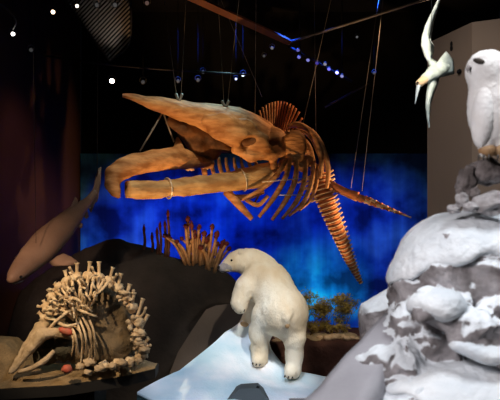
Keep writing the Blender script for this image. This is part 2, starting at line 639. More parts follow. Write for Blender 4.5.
# ================================================================== SETTING
struct(raw('floor', *box(-4.6, 6.5, -2, 16, -.1, 0), M['floor'], smooth=False))
struct(raw('ceiling', *box(-4.6, 6.5, -2, 16, 8.7, 8.8), M['ceiling'], smooth=False))
struct(raw('wall_left', *box(-4.55, -4.4, -2, 15.6, 0, 8.7), M['wall_brown'], smooth=False))
struct(raw('wall_back', *box(-4.4, 6.5, 15.64, 15.8, 0, 8.7), M['black'], smooth=False))  # black above the mural stands in for the light fading out
tag(raw('painted_mural', *box(-4.38, 6.45, 15.5, 15.6, 0, 5.0), M['mural'], smooth=False), 'wide blue underwater mural across the back of the hall', 'mural')
# free-standing taupe wall block at the right
bx = [(2.68, 9.07), (2.96, 8.0), (3.26, 7.84), (6.4, 6.6), (6.4, 9.07)]
V = [(x, y, z) for z in (0, 6.17) for x, y in bx]
n = len(bx)
struct(raw('wall_right', V, [(i, (i + 1) % n, n + (i + 1) % n, n + i) for i in range(n)] + [tuple(reversed(range(n))), tuple(range(n, 2 * n))], M['block'], smooth=False))
# (the mural fills only the lower back of the hall)


# ================================================================== CEILING GEAR
def spotlight(px, py, Y, lens_px, col, strength, label, aim, stem=True):
    """can + lens + yoke hanging under the ceiling"""
    c = P(px, py, Y)
    d = (Vector(aim) - c).normalized()
    r = L(lens_px, Y)
    t = thing('spotlight', label, 'spotlight', c)
    up = Vector((0, 0, 1))
    raw('housing', *tube([c - d * r * .15, c - d * r * 1.2, c - d * r * 3.2], [r * 1.2, r * 1.2, r * .8], seg=12, n=7), M['metal_dark'], t)
    ln = ball(c, r * .85, (1, 1, .35), 14, 8, d.to_track_quat('Z', 'Y').to_matrix().to_4x4())
    raw('lens', *ln, lens_mat('lamp_lens', col, strength * (.22 if strength < 1 else 1)), t)  # weak glow is also given to lenses of lamps that are off
    side = d.cross(up).normalized()
    m = c - d * r * 1.6
    raw('yoke', *tube([m + side * r * 1.4, m + side * r * 1.3 + up * r * 1.6, m + up * r * 2.3, m - side * r * 1.3 + up * r * 1.6, m - side * r * 1.4], r * .16, seg=6), M['metal_grey'], t)
    top = m + up * r * 2.3
    raw('hanger', *tube([top, Vector((top.x, top.y, 8.7))], .006, seg=6), M['black'], t)
    return t


CAMP = Vector((0, 0, CZ))
W1 = (1, .93, .82)
spots = [
    (13, 34, 10.4, 2.3, W1, 5, 'bright white spotlight at the far left edge of ceiling', (-.5, 3, 3)),
    (31, 50, 11, 2.2, (.5, .5, .5), .35, 'dim grey spotlight below the white one at far left', (0, 0, 4)),
    (53, 12, 10, 2.4, (1, .70, .42), 5, 'warm amber spotlight second from the left near ceiling', (0, 2, 3)),
    (77, 6, 10.2, 2.0, (1, .92, .72), 4, 'warm white spotlight left of the slatted ceiling grille', (.5, 3, 3)),
    (97, 5, 10.6, 2.6, (.5, .48, .46), .45, 'dim grey spotlight over the left edge of ceiling grille', (0, 0, 4)),
    (115, 5, 10.6, 2.6, (.55, .52, .5), .5, 'dim grey spotlight over the right side of ceiling grille', (0, 0, 4)),
    (147, 3, 10.8, 2.4, (.75, .45, .38), .55, 'dim pinkish spotlight right of grille at the top', (0, 0, 4)),
    (112, 81, 11.5, 2.5, (1, .90, .74), 30, 'brightest spotlight glaring above the tip of the whale snout', (0, 0, 3.8)),
    (143, 82, 12.5, 2.2, (.5, .5, .52), .4, 'dim grey spotlight just above front of whale skull', (0, 0, 4)),
    (178, 81, 13, 1.9, (.6, .6, .62), .6, 'dim grey spotlight between two wires above whale skull', (0, 0, 4)),
    (198, 80, 13, 2.0, (.6, .6, .6), .6, 'lower of two dim spotlights above middle of whale skull', (0, 0, 4)),
    (203, 72, 13, 1.9, (.6, .6, .6), .6, 'upper of two dim spotlights above middle of whale skull', (0, 0, 4)),
    (236, 79, 13, 1.5, (.6, .66, 1), 1.8, 'lower left of two blue-white spotlights close together above whale', (0, 3, 3)),
    (243, 75, 13, 1.9, (.8, .86, 1), 2.4, 'upper right of two blue-white spotlights close together above whale', (0, 3, 3)),
    (264, 56, 13.3, 1.6, (.5, .47, .47), .5, 'small dim spotlight under the rust coloured rail', (0, 0, 4)),
    (272, 48, 13.3, 1.8, (.75, .72, .75), .9, 'small pale spotlight under the end of rust coloured rail', (0, 0, 4)),
    (357, 37, 13.4, 1.4, (.6, .6, .62), .8, 'lone small pale spotlight right of the blue lamps', (0, 0, 4)),
    (374, 73, 13.4, 1.5, (.5, .5, .5), .7, 'lone small pale spotlight on the right beside hanging wire', (0, 0, 4)),
]
for s in spots:
    spotlight(*s)

# rust rail and the thin trusses
tag(raw('ceiling_rail', *tube([P(180, -8, 10.8), P(289, 42, 13.2)], .085, seg=4, n=8), M['rail'], smooth=False), 'rust coloured square rail slanting across the ceiling above whale', 'rail')
tag(raw('ceiling_pipe', *tube([P(289, 42, 13.2), P(345, 25, 12.6), P(430, -2, 11.6)], .028, seg=6), M['metal_grey']), 'thin grey pipe rising right from end of the rust rail', 'pipe')
tag(raw('ceiling_pipe', *tube([P(20, 52, 12.8), P(120, 66, 12.8), P(250, 75, 12.8)], .022, seg=6), M['metal_dark']), 'thin dark pipe running level behind the left spotlights', 'pipe')
tag(raw('ceiling_pipe', *tube([P(325, 107, 13.5), P(368, 84, 12.8)], .022, seg=6), M['metal_dark']), 'short thin dark pipe slanting up under the right ceiling', 'pipe')
tag(raw('cable', *tube([P(0, 4, 10), P(8, 10, 10), P(16, 21, 10), P(13, 30, 10.4)], .014, seg=6), M['metal_grey']), 'curved grey cable at the upper left corner', 'cable')
# bar of blue lamps
bar = thing('lamp_bar', 'dark bar of small blue stage lamps hanging at upper right', 'lamp bar', P(318, 62, 13.2))
raw('bar', *tube([P(288, 46, 13.2), P(352, 82, 13.2)], .03, seg=6, n=4), M['metal_dark'], bar)
raw('hanger', *tube([P(300, 52, 13.2), Vector((P(300, 52, 13.2).x, 13.2, 8.7))], .014, seg=6, n=3), M['black'], bar)
raw('hanger', *tube([P(342, 76, 13.2), Vector((P(342, 76, 13.2).x, 13.2, 8.7))], .014, seg=6, n=3), M['black'], bar)
for px, py, s, cl in ((298, 50, .9, (.25, .25, 1)), (299, 57, 1.2, (.30, .30, 1)), (308, 60, 1.3, (.35, .35, 1)), (317, 63, .8, (.12, .1, 1)), (325, 64, 1.0, (.5, .45, .5)),
                      (329, 69, 2.2, (.22, .2, 1)), (337, 72.5, 14, (.2, .2, 1)), (342, 76, 1.2, (.45, .45, .9))):
    c = P(px, py, 13.1)
    hd = raw('lamp_head', *tube([c, c + Vector((.02, .10, .05))], [.05, .035], seg=10, n=3), M['metal_dark'], bar)
    raw('lens', *ball(c, .038, (1, .5, 1)), lens_mat('blue_lens', cl, s * .5), hd)
# ceiling grille of slats
g = thing('ceiling_grille', 'slatted metal ceiling grille catching lamp light at upper left', 'grille', P(104, 30, 11.2))
parts = []
for i in range(26):
    t = i / 25
    ax_, ay_ = 62 + 48 * t, -6 + 66 * t
    dx_ = min(44, 130 - ax_)
    a = P(ax_, ay_, 11.3 + .3 * t)
    b = P(ax_ + dx_, ay_ - dx_ * 1.05, 11.3 + .3 * t - .010 * dx_)
    q = tube([a, b], .020, seg=4, n=2)
    parts.append(q)
raw('slats', *join(*parts), M['metal_grey'], g, smooth=False)
raw('frame', *tube([P(62, -6, 11.35), P(110, 61, 11.65)], .025, seg=4, n=2), M['metal_dark'], g)
raw('frame', *tube([P(130, -20, 10.95), P(130, 41, 11.45), P(110, 61, 11.65)], .022, seg=4, n=8), M['metal_dark'], g)


# hanging wires
def wire(pts, label, r=.0045, m='wire'):
    tag(raw('hanging_wire', *tube(pts, r, seg=5, n=3 if len(pts) < 3 else None), M[m]), label, 'wire')


def up_to(px0, py0, Y0, px1, py1, Y1, z=8.7):
    a, b = P(px0, py0, Y0), P(px1, py1, Y1)
    t = (z - a.z) / (b.z - a.z)
    return [a, a + (b - a) * t]


wire(up_to(176.5, 96, 11.2, 164, 0, 11.6), 'leftmost steel wire leaning left from top of whale skull')
wire(up_to(181, 97, 11.2, 186, 0, 11.4), 'steel wire leaning right from the same skull clamp at left')
wire(up_to(224, 104, 11.6, 218, 0, 11.8), 'left steel wire from the rear clamp on whale skull')
wire(up_to(227.5, 104, 11.6, 239, 0, 11.6), 'right steel wire from the rear clamp on whale skull')
wire(up_to(255, 119, 12.0, 256, 0, 12.2), 'upright steel wire just left of the fan of spine bones')
wire(up_to(262, 97, 13.0, 221, 0, 12.0), 'long slanting steel wire crossing the others above whale skull')
wire(up_to(303, 124, 12.4, 331, 0, 12.0), 'slanting steel wire from top of the whale rib cage')
wire(up_to(362, 191, 12.2, 383, 0, 12.0), 'long steel wire holding the middle of whale flipper')
wire(up_to(351, 188, 12.5, 366, 86, 12.6), 'thin steel wire beside the one holding whale flipper', .005)
wire(up_to(316, 137, 12.9, 315, 55, 12.9), 'upright dark wire behind the whale rib cage', .008, 'metal_grey')
wire(up_to(97, 172, 9.6, 98, 40, 9.6), 'thin dark wire holding the shark tail', .004, 'metal_dark')
wire(up_to(36, 243, 8.25, 34, 100, 8.3), 'thin dark wire holding the shark body', .004, 'metal_dark')
wire(up_to(431, 62, 6.02, 432, -40, 6.02), 'thin dark wire holding the flying white seabird', .003, 'metal_dark')

# ================================================================== WHALE SKELETON
wh = thing('whale_skeleton', 'huge orange lit whale skeleton hanging from wires under the ceiling', 'skeleton', P(230, 200, 11.8))
# skull top: station = px, y top, y crease, y bottom, Y, half depth
ST = [(122, 93.5, 95, 97, 10.35, .05), (135, 94, 97.5, 102, 10.55, .13), (150, 95.5, 100, 109, 10.75, .22), (165, 97.5, 102, 115, 10.95, .30),
      (180, 99.5, 104.5, 121, 11.1, .37), (195, 102, 107.5, 126, 11.3, .44), (210, 103.5, 110.5, 134, 11.45, .50), (225, 104.5, 113.5, 144, 11.6, .55),
      (240, 107.5, 117.5, 151, 11.75, .56), (255, 113, 123, 154, 11.9, .52), (270, 122, 130, 152, 12.05, .42), (286, 136, 139, 147, 12.2, .22)]
fine = []
for i in range(len(ST) - 1):
    for k in range(4):
        u = k / 4
        fine.append([a + (b - a) * u for a, b in zip(ST[i], ST[i + 1])])
fine.append(list(ST[-1]))
V, Fc = [], []
for s in fine:
    px, yt, yc, yb, Yc, hd = s
    hh = yb - yc
    ring = [(yt, 0.45), (yt + (yc - yt) * .35, -.35), (yc, -.86), (yc + hh * .35, -1.0), (yc + hh * .75, -.78), (yb, -.35), (yb - hh * .12, .15),
            (yc + hh * .75, .7), (yc + hh * .3, 1.0), (yt + (yc - yt) * .4, .95)]
    for y, dd in ring:
        V.append(P(px, y, Yc + dd * hd))
m = 10
for i in range(len(fine) - 1):
    for j in range(m):
        a, b = i * m + j, i * m + (j + 1) % m
        Fc.append((a, b, b + m, a + m))
Fc.append(tuple(range(m)))
Fc.append(tuple(reversed(range((len(fine) - 1) * m, len(fine) * m))))
V = rough_up(V, .018, 3.0, 3)
raw('rostrum', V, Fc, M['bone'], wh)
# cranium: orbit, cheek arch, occiput
cr = [('e', P(228, 132, 11.15), (.42, .22, .22), rotY(18)), ('e', P(252, 140, 11.5), (.42, .3, .24), rotY(25)), ('e', P(272, 140, 12.0), (.32, .36, .26))] + \
    chain([(236, 150, 11.3, 5), (252, 156, 11.4, 5.5), (270, 154, 11.6, 5), (284, 150, 11.9, 7)]) + chain([(205, 120, 11.0, 6), (225, 122, 11.05, 8), (248, 128, 11.4, 8)]) + \
    chain([(272, 158, 11.8, 4), (274, 168, 11.7, 5)])
V, Fc = blob(cr, .10, .035, cut=[('e', P(249, 141, 11.15), (.16, .22, .075), rotY(-10)), ('e', P(272, 143, 11.6), (.16, .3, .05), rotY(-14))])
raw('cranium', rough_up(V, .02, 4), Fc, M['bone'], wh)
raw('eye_socket_shade', *ball(P(249, 141.5, 11.32), .17, (1.25, .6, .6), rot=rotY(-10)), M['bone_dark'], wh)  # dark ball set in the carved hollow as its shade
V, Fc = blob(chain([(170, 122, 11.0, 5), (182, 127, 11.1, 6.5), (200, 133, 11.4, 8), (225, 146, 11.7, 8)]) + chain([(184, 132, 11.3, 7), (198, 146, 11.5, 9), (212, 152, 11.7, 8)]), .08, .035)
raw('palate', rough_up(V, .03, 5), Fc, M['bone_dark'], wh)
# mandibles
V, Fc = blob(chain([(210, 164, 11.9, 5), (196, 160.5, 11.6, 8), (184, 159, 11.35, 10.2), (172, 158.5, 11.1, 11), (155, 160.5, 10.85, 11), (137, 164, 10.6, 11), (124, 168, 10.45, 10.8), (114.5, 174.5, 10.35, 10), (112.5, 184, 10.3, 7.8), (115.5, 192, 10.28, 5.4), (118.5, 197, 10.28, 2.4)])
             + chain([(178, 155, 11.2, 9), (178.5, 145, 11.25, 4), (177.5, 137.5, 11.25, 1.4)]), .022, .03)
m1 = raw('lower_jaw', rough_up(V, .012, 3.5), Fc, M['bone'], wh)
js = [(127, 190, 10.5, 8.5), (136, 190, 10.6, 9.5), (155, 189.5, 10.8, 9), (180, 187, 11.05, 9), (210, 184, 11.3, 9.3), (240, 180, 11.6, 10.5), (260, 175, 11.75, 12), (274, 169, 11.9, 9)]
V, Fc = tube([P(*j[:3]) for j in js], [L(j[3], j[2]) for j in js], seg=16, n=60)
m2 = raw('lower_jaw', rough_up(V, .03, 3), Fc, M['bone_olive'], wh)


def ring(c, d, R, r):
    d = Vector(d).normalized()
    a = d.cross(Vector((0, 0, 1))).normalized()
    b = a.cross(d)
    return tube([c + a * math.cos(t) * R + b * math.sin(t) * R for t in np.linspace(0, 2 * math.pi, 25)], r, seg=6, n=49)


ax = P(180, 187, 11.05) - P(155, 189.5, 10.8)
raw('strap', *ring(P(168, 188.2, 10.93), ax, .185, .018), M['band'], m2)
raw('strap', *ring(P(242, 179.7, 11.62), P(260, 175, 11.75) - P(240, 180, 11.6), .225, .014), M['band'], m2)
# brace under the skull
raw('brace', *tube([P(163, 112, 10.85), P(140, 151, 10.6)], .016, seg=6, n=3), M['metal_grey'], wh)
raw('brace', *tube([P(163, 112, 10.85), P(174, 142, 11.1)], .016, seg=6, n=3), M['metal_grey'], wh)
raw('clamp', *tube([P(176, 94, 11.2), P(179, 101, 11.1), P(182, 94, 11.2)], .03, seg=6), M['metal_grey'], wh)
raw('clamp', *tube([P(222, 101, 11.6), P(225.5, 107, 11.55), P(229, 101, 11.6)], .03, seg=6), M['metal_grey'], wh)
# throat bones between skull and jaw
for px, y0, y1, dx, r in ((203, 155, 174, 2, 4), (211, 156, 174, 3, 2.6), (219, 158, 175, 4, 2.6), (226, 158, 175, 4, 2.2), (234, 158, 174, 5, 2.2), (241, 157, 173, 5, 2), (248, 157, 171, 6, 2), (255, 158, 170, 6, 2)):
    raw('throat_bone', *tube([P(px, y0, 12.2), P(px + dx * .2, (y0 + y1) / 2, 12.1), P(px + dx, y1 + 1, 12.0)], [L(r * .8, 12), L(r, 12), L(r * .9, 12)], seg=8, flat=.8), M['bone'], wh)
for a in (((194, 156, 11.9), .13), ((201, 151, 11.8), .11), ((190, 164, 11.9), .12), ((206, 162, 11.9), .12)):
    raw('throat_bone', *ball(P(*a[0]), a[1], (1, .9, 1.1), lump=.6, ls=2.4, seg=14, rings=10), M['bone_pale'], wh)
# hyoid pieces below the jaw
for pts, rr in (([(226, 191, 11.6), (240, 206, 11.5), (252, 219, 11.4)], [4.5, 4, 2.5]), ([(232, 198, 11.7), (247, 197, 11.7), (264, 192, 11.8)], [3.5, 3, 2]), ([(246, 200, 11.8), (258, 205, 11.8), (268, 196, 11.9)], [2, 2.4, 2])):
    raw('hyoid_bone', *tube([P(*p) for p in pts], [L(r, 11.6) for r in rr], seg=8, flat=.7, n=14), M['bone'], wh)
# ribs
RB = [([(286, 160, 11.7), (279, 172, 11.5), (266, 186, 11.4), (242, 200, 11.3)], [3.0, 3.2, 3.0, 1.8]),
      ([(290, 160, 11.7), (286, 176, 11.45), (275, 196, 11.35), (259, 217, 11.3)], [3, 3.4, 3.4, 2.2]),
      ([(297, 160, 11.8), (295, 180, 11.5), (286, 200, 11.4), (272, 220, 11.35)], [3, 3.6, 3.4, 2.0]),
      ([(306, 160, 11.9), (304, 182, 11.6), (296, 202, 11.5), (282, 219, 11.45)], [3, 3.4, 3.2, 1.8]),
      ([(314, 162, 12.1), (311, 184, 11.8), (303, 203, 11.7), (289, 216, 11.6)], [3, 3.2, 2.8, 1.6]),
      ([(318, 165, 12.3), (316, 186, 12.1), (310, 200, 12.0), (299, 211, 11.9)], [2.6, 2.6, 2.2, 1.4]),
      ([(291, 126, 12.4), (302, 126, 12.2), (314, 134, 12.05), (323, 149, 12.0), (328, 168, 12.1), (327, 188, 12.2)], [2.8, 3.6, 4.0, 4.0, 3.6, 2.4]),
      ([(296, 130, 12.6), (308, 134, 12.4), (317, 148, 12.3), (322, 166, 12.3), (320, 186, 12.4)], [2.6, 3.4, 3.4, 3.0, 2]),
      ([(298, 136, 12.8), (308, 144, 12.6), (313, 158, 12.5), (315, 176, 12.5)], [2.4, 3.2, 2.8, 1.8]),
      ([(288, 126, 12.0), (298, 124, 11.9), (309, 130, 11.85), (317, 143, 11.85), (321, 160, 11.9), (320, 178, 12.0)], [2.4, 3.2, 3.4, 3.4, 3.0, 2.0]),
      ([(282, 158, 12.9), (274, 175, 12.8), (262, 190, 12.8), (254, 204, 12.9)], [2, 2.2, 2, 1.2])]
for pts, rr in RB:
    raw('rib', *tube([P(*p) for p in pts], [L(r, 12) for r in rr], seg=8, flat=.75, n=26, ref=(0, 1, 0)), M['bone'], wh)
raw('support_rod', *tube([P(262, 182, 11.2), P(306, 178, 11.4)], .012, seg=6, n=3), M['band'], wh)
raw('support_rod', *tube([P(279, 195, 11.2), P(308, 195, 11.4)], .012, seg=6, n=3), M['band'], wh)
# shoulder blade
V, Fc = fin([P(284, 136, 11.75), P(291, 130, 11.7), P(299, 130, 11.7), (P(305, 136, 11.7)), P(307, 148, 11.7), P(303, 160, 11.75), P(296, 166, 11.8), P(288, 164, 11.8), P(283, 152, 11.8)], .12, inner=.7)
raw('shoulder_blade', V, Fc, M['bone'], wh)
V, Fc = blob(chain([(292, 160, 11.8, 5), (301, 165, 11.9, 6), (309, 160, 12.0, 5)]) + chain([(286, 150, 11.9, 4), (284, 166, 11.9, 5)]), .06, .03)
raw('shoulder_joint', rough_up(V, .03, 5), Fc, M['bone'], wh)
# fan of tall spine processes
for i in range(15):
    t = i / 14
    px = 259.5 + 43 * t
    top = 125 - 24 * math.sqrt(max(.04, 1 - ((px - 279) / 24.5) ** 2))
    Y = 12.55 + .5 * math.sin(t * 3.0)
    b0, b1 = P(276 + (px - 279) * .55, 133, Y), P(px, top, Y - .1)
    vt = raw('vertebra', *ball(b0 + Vector((0, .1, 0)), L(3.2, Y), (.6, 1.2, 1), seg=10, rings=6), M['bone'], wh)
    raw('spine_process', *tube([b0, b0.lerp(b1, .5), b1], [L(1.0, Y), L(1.5, Y), L(1.8, Y)], seg=8, n=7, ref=(0, 1, 0), flat=.6), M['bone_red' if i > 5 else 'bone'], vt)
# chest vertebrae behind the ribs
for i in range(9):
    t = i / 8
    c = P(300 + 20 * t, 136 + 46 * t, 13.0 - .3 * t)
    raw('vertebra', *ball(c, L(5.5, 12.8), (1, 1.2, .55), seg=12, rings=8, rot=rotY(20)), M['bone'], wh)
# tail vertebrae
tp, _ = smooth_path([P(319, 176, 12.5), P(325, 198, 12.45), P(334, 222, 12.5), P(344, 246, 12.65), P(352, 265, 12.8), P(360, 281, 12.95)], 28)
for i, p in enumerate(tp):
    t = i / 27
    d = (tp[min(i + 1, 27)] - tp[max(i - 1, 0)]).normalized()
    r = L(8.2 * (1 - t) ** .8 + 2.0, 12.6)
    a = d.cross(Vector((0, 1, 0))).normalized()
    if a.x > 0:
        a = -a
    bz = a.cross(d).normalized()
    ln = (tp[1] - tp[0]).length
    vt = raw('vertebra', *tube([p - d * ln * .36, p - d * ln * .1, p + d * ln * .1, p + d * ln * .36], [r, r * .84, r * .84, r], seg=14, n=7), M['bone_red'], wh)
    # pale disc and side wings
    pr = join(tube([p - a * r * .6 - d * ln * .1, p + a * r * 1.15 - d * ln * .35], [r * .22, r * .13], seg=6, n=4),
              tube([p - a * r * 1.5 - d * ln * .55, p - a * r * .6], [r * .12, r * .2], seg=6, n=4),
              tube([p - bz * r * .5, p - bz * r * 1.5 - d * ln * .4], [r * .22, r * .12], seg=6, n=4))
    raw('side_process', *pr, M['bone_pale'], vt)
    raw('disc', *tube([p + d * ln * .34, p + d * ln * .55], [r * 1.10, r * 1.10], seg=14, n=3), M['bone_pale'], vt)
    if i < 6:
        raw('chevron_bone', *tube([p + a * r * .9, p + a * r * (2.2 - i * .12) + d * ln * .3], [r * .2, r * .12], seg=6, n=4), M['bone_pale'], vt)
# flipper
raw('arm_bone', *tube([P(329, 183, 12.4), P(345, 191, 12.3), P(358, 196, 12.2)], [L(3.6, 12.3), L(3.2, 12.3), L(4.0, 12.3)], seg=10, n=14, flat=.7), M['bone_red'], wh)
raw('arm_bone', *tube([P(328, 187, 12.5), P(345, 194, 12.4), P(357, 199, 12.3)], [L(2.2, 12.3), L(2.2, 12.3), L(2.8, 12.3)], seg=10, n=14, flat=.7), M['bone'], wh)
raw('wrist_bone', *ball(P(361, 198.5, 12.2), L(5, 12.2), (1.1, .7, .75), rot=rotY(20), lump=.3), M['bone_red'], wh)
for k, (off, n_, sc) in enumerate(((-1.7, 8, 1.0), (1.3, 7, .92))):
    for i in range(n_):
        t0, t1 = i / n_, (i + .84) / n_
        a = P(365 + 47 * sc * t0, 199.6 + 18.5 * sc * t0 + off * (1 - t0), 12.2 - .5 * t0)
        b = P(365 + 47 * sc * t1, 199.6 + 18.5 * sc * t1 + off * (1 - t1), 12.2 - .5 * t1)
        r = L(2.9 * (1 - .75 * t0), 12.2)
        raw('finger_bone', *tube([a, a.lerp(b, .5), b], [r, r * .72, r], seg=8, n=5), M['bone_pale' if (i + k) % 2 else 'bone_red'], wh)


# ================================================================== SHARK
spn = [(8, 281, 8.0, 2.2), (12, 278, 8.05, 6), (20, 270, 8.2, 10), (33, 257, 8.45, 14), (47, 243, 8.7, 15.2), (60, 230, 8.95, 13.2), (72, 217, 9.2, 9.8), (82, 207, 9.45, 6.4), (89, 200, 9.65, 4.0), (94, 192, 9.8, 2.8)]
V, Fc = tube([P(*s[:3]) for s in spn], [L(s[3], s[2]) for s in spn], seg=22, n=70, flat=1.0)
sh = tag(raw('shark', rough_up(V, .008, 2, 2), Fc, M['shark']), 'brown shark hanging nose down at the left beside the blue wall', 'shark')
raw('tail_fin', *fin([P(91, 197, 9.7), P(95.5, 184, 9.8), P(98.5, 168, 9.9), P(101.5, 167, 9.95), P(101, 178, 9.95), P(98.5, 192, 9.9), P(97, 202, 9.85), P(93, 204, 9.8), P(91, 213, 9.85), P(87.5, 206, 9.7)], .09, axis=(.6, 1, 0), inner=.6), M['shark_fin'], sh)
raw('dorsal_fin', *fin([P(66, 215, 9.1), P(71, 206, 9.15), P(75, 196.5, 9.3), P(77, 198, 9.35), P(80, 206, 9.35), P(76, 212, 9.2)], .07, axis=(.5, 1, .3)), M['shark_fin'], sh)
raw('pectoral_fin', *fin([P(49, 262, 8.5), P(56, 256, 8.6), P(63, 253, 8.6), P(72, 257, 8.45), P(79, 262.5, 8.35), P(76, 264.5, 8.35), P(62, 265, 8.42), P(52, 266, 8.45)], .08, axis=(0, .5, 1), inner=.6), M['shark_fin'], sh)
raw('pectoral_fin', *fin([P(22, 253, 8.6), P(28, 246, 8.8), P(20, 252, 9.1), P(14, 258, 9.3)], .07, axis=(.5, .3, 1)), M['shark_fin'], sh)
raw('pelvic_fin', *fin([P(72, 226, 9.15), P(77, 220, 9.3), P(83, 224, 9.2), P(82, 228, 9.15)], .05, axis=(0, .5, 1)), M['shark_fin'], sh)
raw('anal_fin', *fin([P(82, 215, 9.4), P(87, 209, 9.55), P(89, 217, 9.5), P(86, 219, 9.45)], .04, axis=(.3, 1, 0)), M['shark_fin'], sh)
raw('eye', *ball(P(21, 277, 7.95), .022), M['eye'], sh)
raw('mouth', *tube([P(13, 284, 7.94), P(18, 283, 7.97), P(24, 280.5, 8.02)], .011, seg=6), M['eye'], sh)
for k in range(4):
    x, y = 34 + 3.0 * k, 270.5 - 3.6 * k
    yy = 8.25 + .07 * k
    raw('gill_slit', *tube([P(x - 3.2, y - 8, yy - .0), P(x - .8, y - 4, yy - .0), P(x, y - .5, yy + .05)], .007, seg=5), M['shark_fin'], sh)

# ================================================================== CARCASS on its platform
def Pc(px, py, Y):
    return P(px, py, Y * .9)


def Lc(n, Y):
    return L(n, Y * .9)


def front_y(x):
    return float(np.interp(x, [-4.4, -3.2, -2.0, -1.4, -1.12], [6.15, 6.22, 6.45, 6.8, 7.1]))


xs_ = list(np.linspace(-4.38, -1.12, 40))
edge = [(x, front_y(x)) for x in xs_] + [(-1.12, 7.35), (-4.38, 7.35)]
n = len(edge)
V = [(x, y, z) for z in (1.69, 1.80) for x, y in edge]
plat = tag(raw('display_platform', V, [(i, (i + 1) % n, n + (i + 1) % n, n + i) for i in range(n)] + [tuple(reversed(range(n))), tuple(range(n, 2 * n))], M['platform'], smooth=False),
           'low black display platform with a brown sand bed under the animal carcass', 'platform')


def hf(name, xs, ys, zf, zbase, m):
    """solid height field"""
    nx, ny = len(xs), len(ys)
    V = [(x, y, zf(x, y)) for x in xs for y in ys] + [(x, y, zbase) for x in xs for y in ys]
    N = nx * ny
    Fc = []
    for i in range(nx - 1):
        for j in range(ny - 1):
            a = i * ny + j
            Fc.append((a, a + ny, a + ny + 1, a + 1))
            Fc.append((N + a, N + a + 1, N + a + ny + 1, N + a + ny))
    for i in range(nx - 1):
        for j in (0, ny - 1):
            a = i * ny + j
            q = (a, N + a, N + a + ny, a + ny)
            Fc.append(q if j == 0 else q[::-1])
    for j in range(ny - 1):
        for i in (0, nx - 1):
            a = i * ny + j
            q = (a, a + 1, N + a + 1, N + a)
            Fc.append(q if i == 0 else q[::-1])
    return V, Fc


raw('base', *box(-4.3, -1.75, 6.75, 7.3, 0, 1.69), M['platform'], plat, smooth=False)
V, Fc = [], []
SX, SY = np.linspace(-4.36, -1.13, 70), 26
for x in SX:
    for j in range(SY):
        t = j / (SY - 1)
        y = front_y(x) + .02 + (7.33 - front_y(x) - .02) * t
        e = min(1, 6 * min(t, 1 - t)) * min(1, (-1.12 - x) / .15)
        V.append((x, y, 1.805 + e * (.05 + .05 * max(0, -2.4 - x) + .30 * max(0, min(1, (-2.42 - x) / .35)) * max(0, min(1, (y - 6.42) / .3)) + .03 * noise.noise(Vector((x * 2, y * 2, 0))) + .012 * noise.noise(Vector((x * 11, y * 11, 3))))))
for i in range(len(SX) - 1):
    for j in range(SY - 1):
        q = i * SY + j
        Fc.append((q, q + SY, q + SY + 1, q + 1))
raw('sand_bed', V, Fc, M['sand_dim'], plat)
ca = thing('animal_carcass', 'decayed marine animal carcass with bared curved spine and open skull, on sand', 'carcass', Pc(80, 372, 7.5))
V, Fc = blob([('e', Pc(108, 318, 7.75), (.27, .24, .36)), ('e', Pc(112, 346, 7.7), (.33, .26, .20)), ('e', Pc(84, 318, 7.8), (.26, .22, .27)), ('e', Pc(95, 350, 7.72), (.36, .24, .17)), ('e', Pc(64, 318, 7.8), (.22, .18, .18), rotY(-40))], .1, .03)
raw('hide', rough_up(V, .03, 5), Fc, M['hide'], ca)
# spine with processes
sp_pts = [(45, 318), (47, 307), (52, 296), (59, 287), (67, 281), (77, 277), (88, 276), (99, 277.5), (109, 281), (118, 288), (126, 297), (132, 308), (136, 320), (139, 333), (142, 346), (140, 356), (130, 362), (117, 364), (104, 366)]
tips = [(38, 312), (43, 300), (48, 289), (54, 283), (65, 270), (77, 263), (90, 261.5), (99, 261.5), (113, 267.5), (121, 273.5), (130, 284), (134, 292.5), (143, 298.5), (148, 314.5), (148.5, 338), (147.5, 356), (137, 368), (118, 370), (104, 371)]
for i, ((x, y), (tx, ty)) in enumerate(zip(sp_pts, tips)):
    Yv = 7.42
    c = Pc(x, y, Yv)
    tp_ = Pc(tx, ty, Yv - .02 + .03 * math.sin(i * 2.1))
    vt = raw('vertebra', *ball(c, Lc(5.4, Yv), (1, 1.1, .9), lump=.55, ls=2.6, seg=14, rings=10), M['cbone'], ca)
    d = (tp_ - c)
    r0 = Lc(1.5, Yv)
    raw('spine_process', *tube([c, c + d * .45, c + d * .85, tp_], [r0 * 1.3, r0, r0 * 1.2, r0 * 1.75], seg=7, n=10, flat=.7), M['cbone'], vt)
    if i % 7 != 6:
        q = Vector((-d.z, 0, d.x)).normalized()
        s = 1 if i % 2 else -1
        raw('side_process', *tube([c, c + d * .35 + q * s * Lc(5, Yv), c + d * .7 + q * s * Lc(6, Yv) + Vector((0, -.05, 0))], [r0 * 1.1, r0 * .8, r0 * 1.0], seg=6, n=7), M['cbone'], vt)
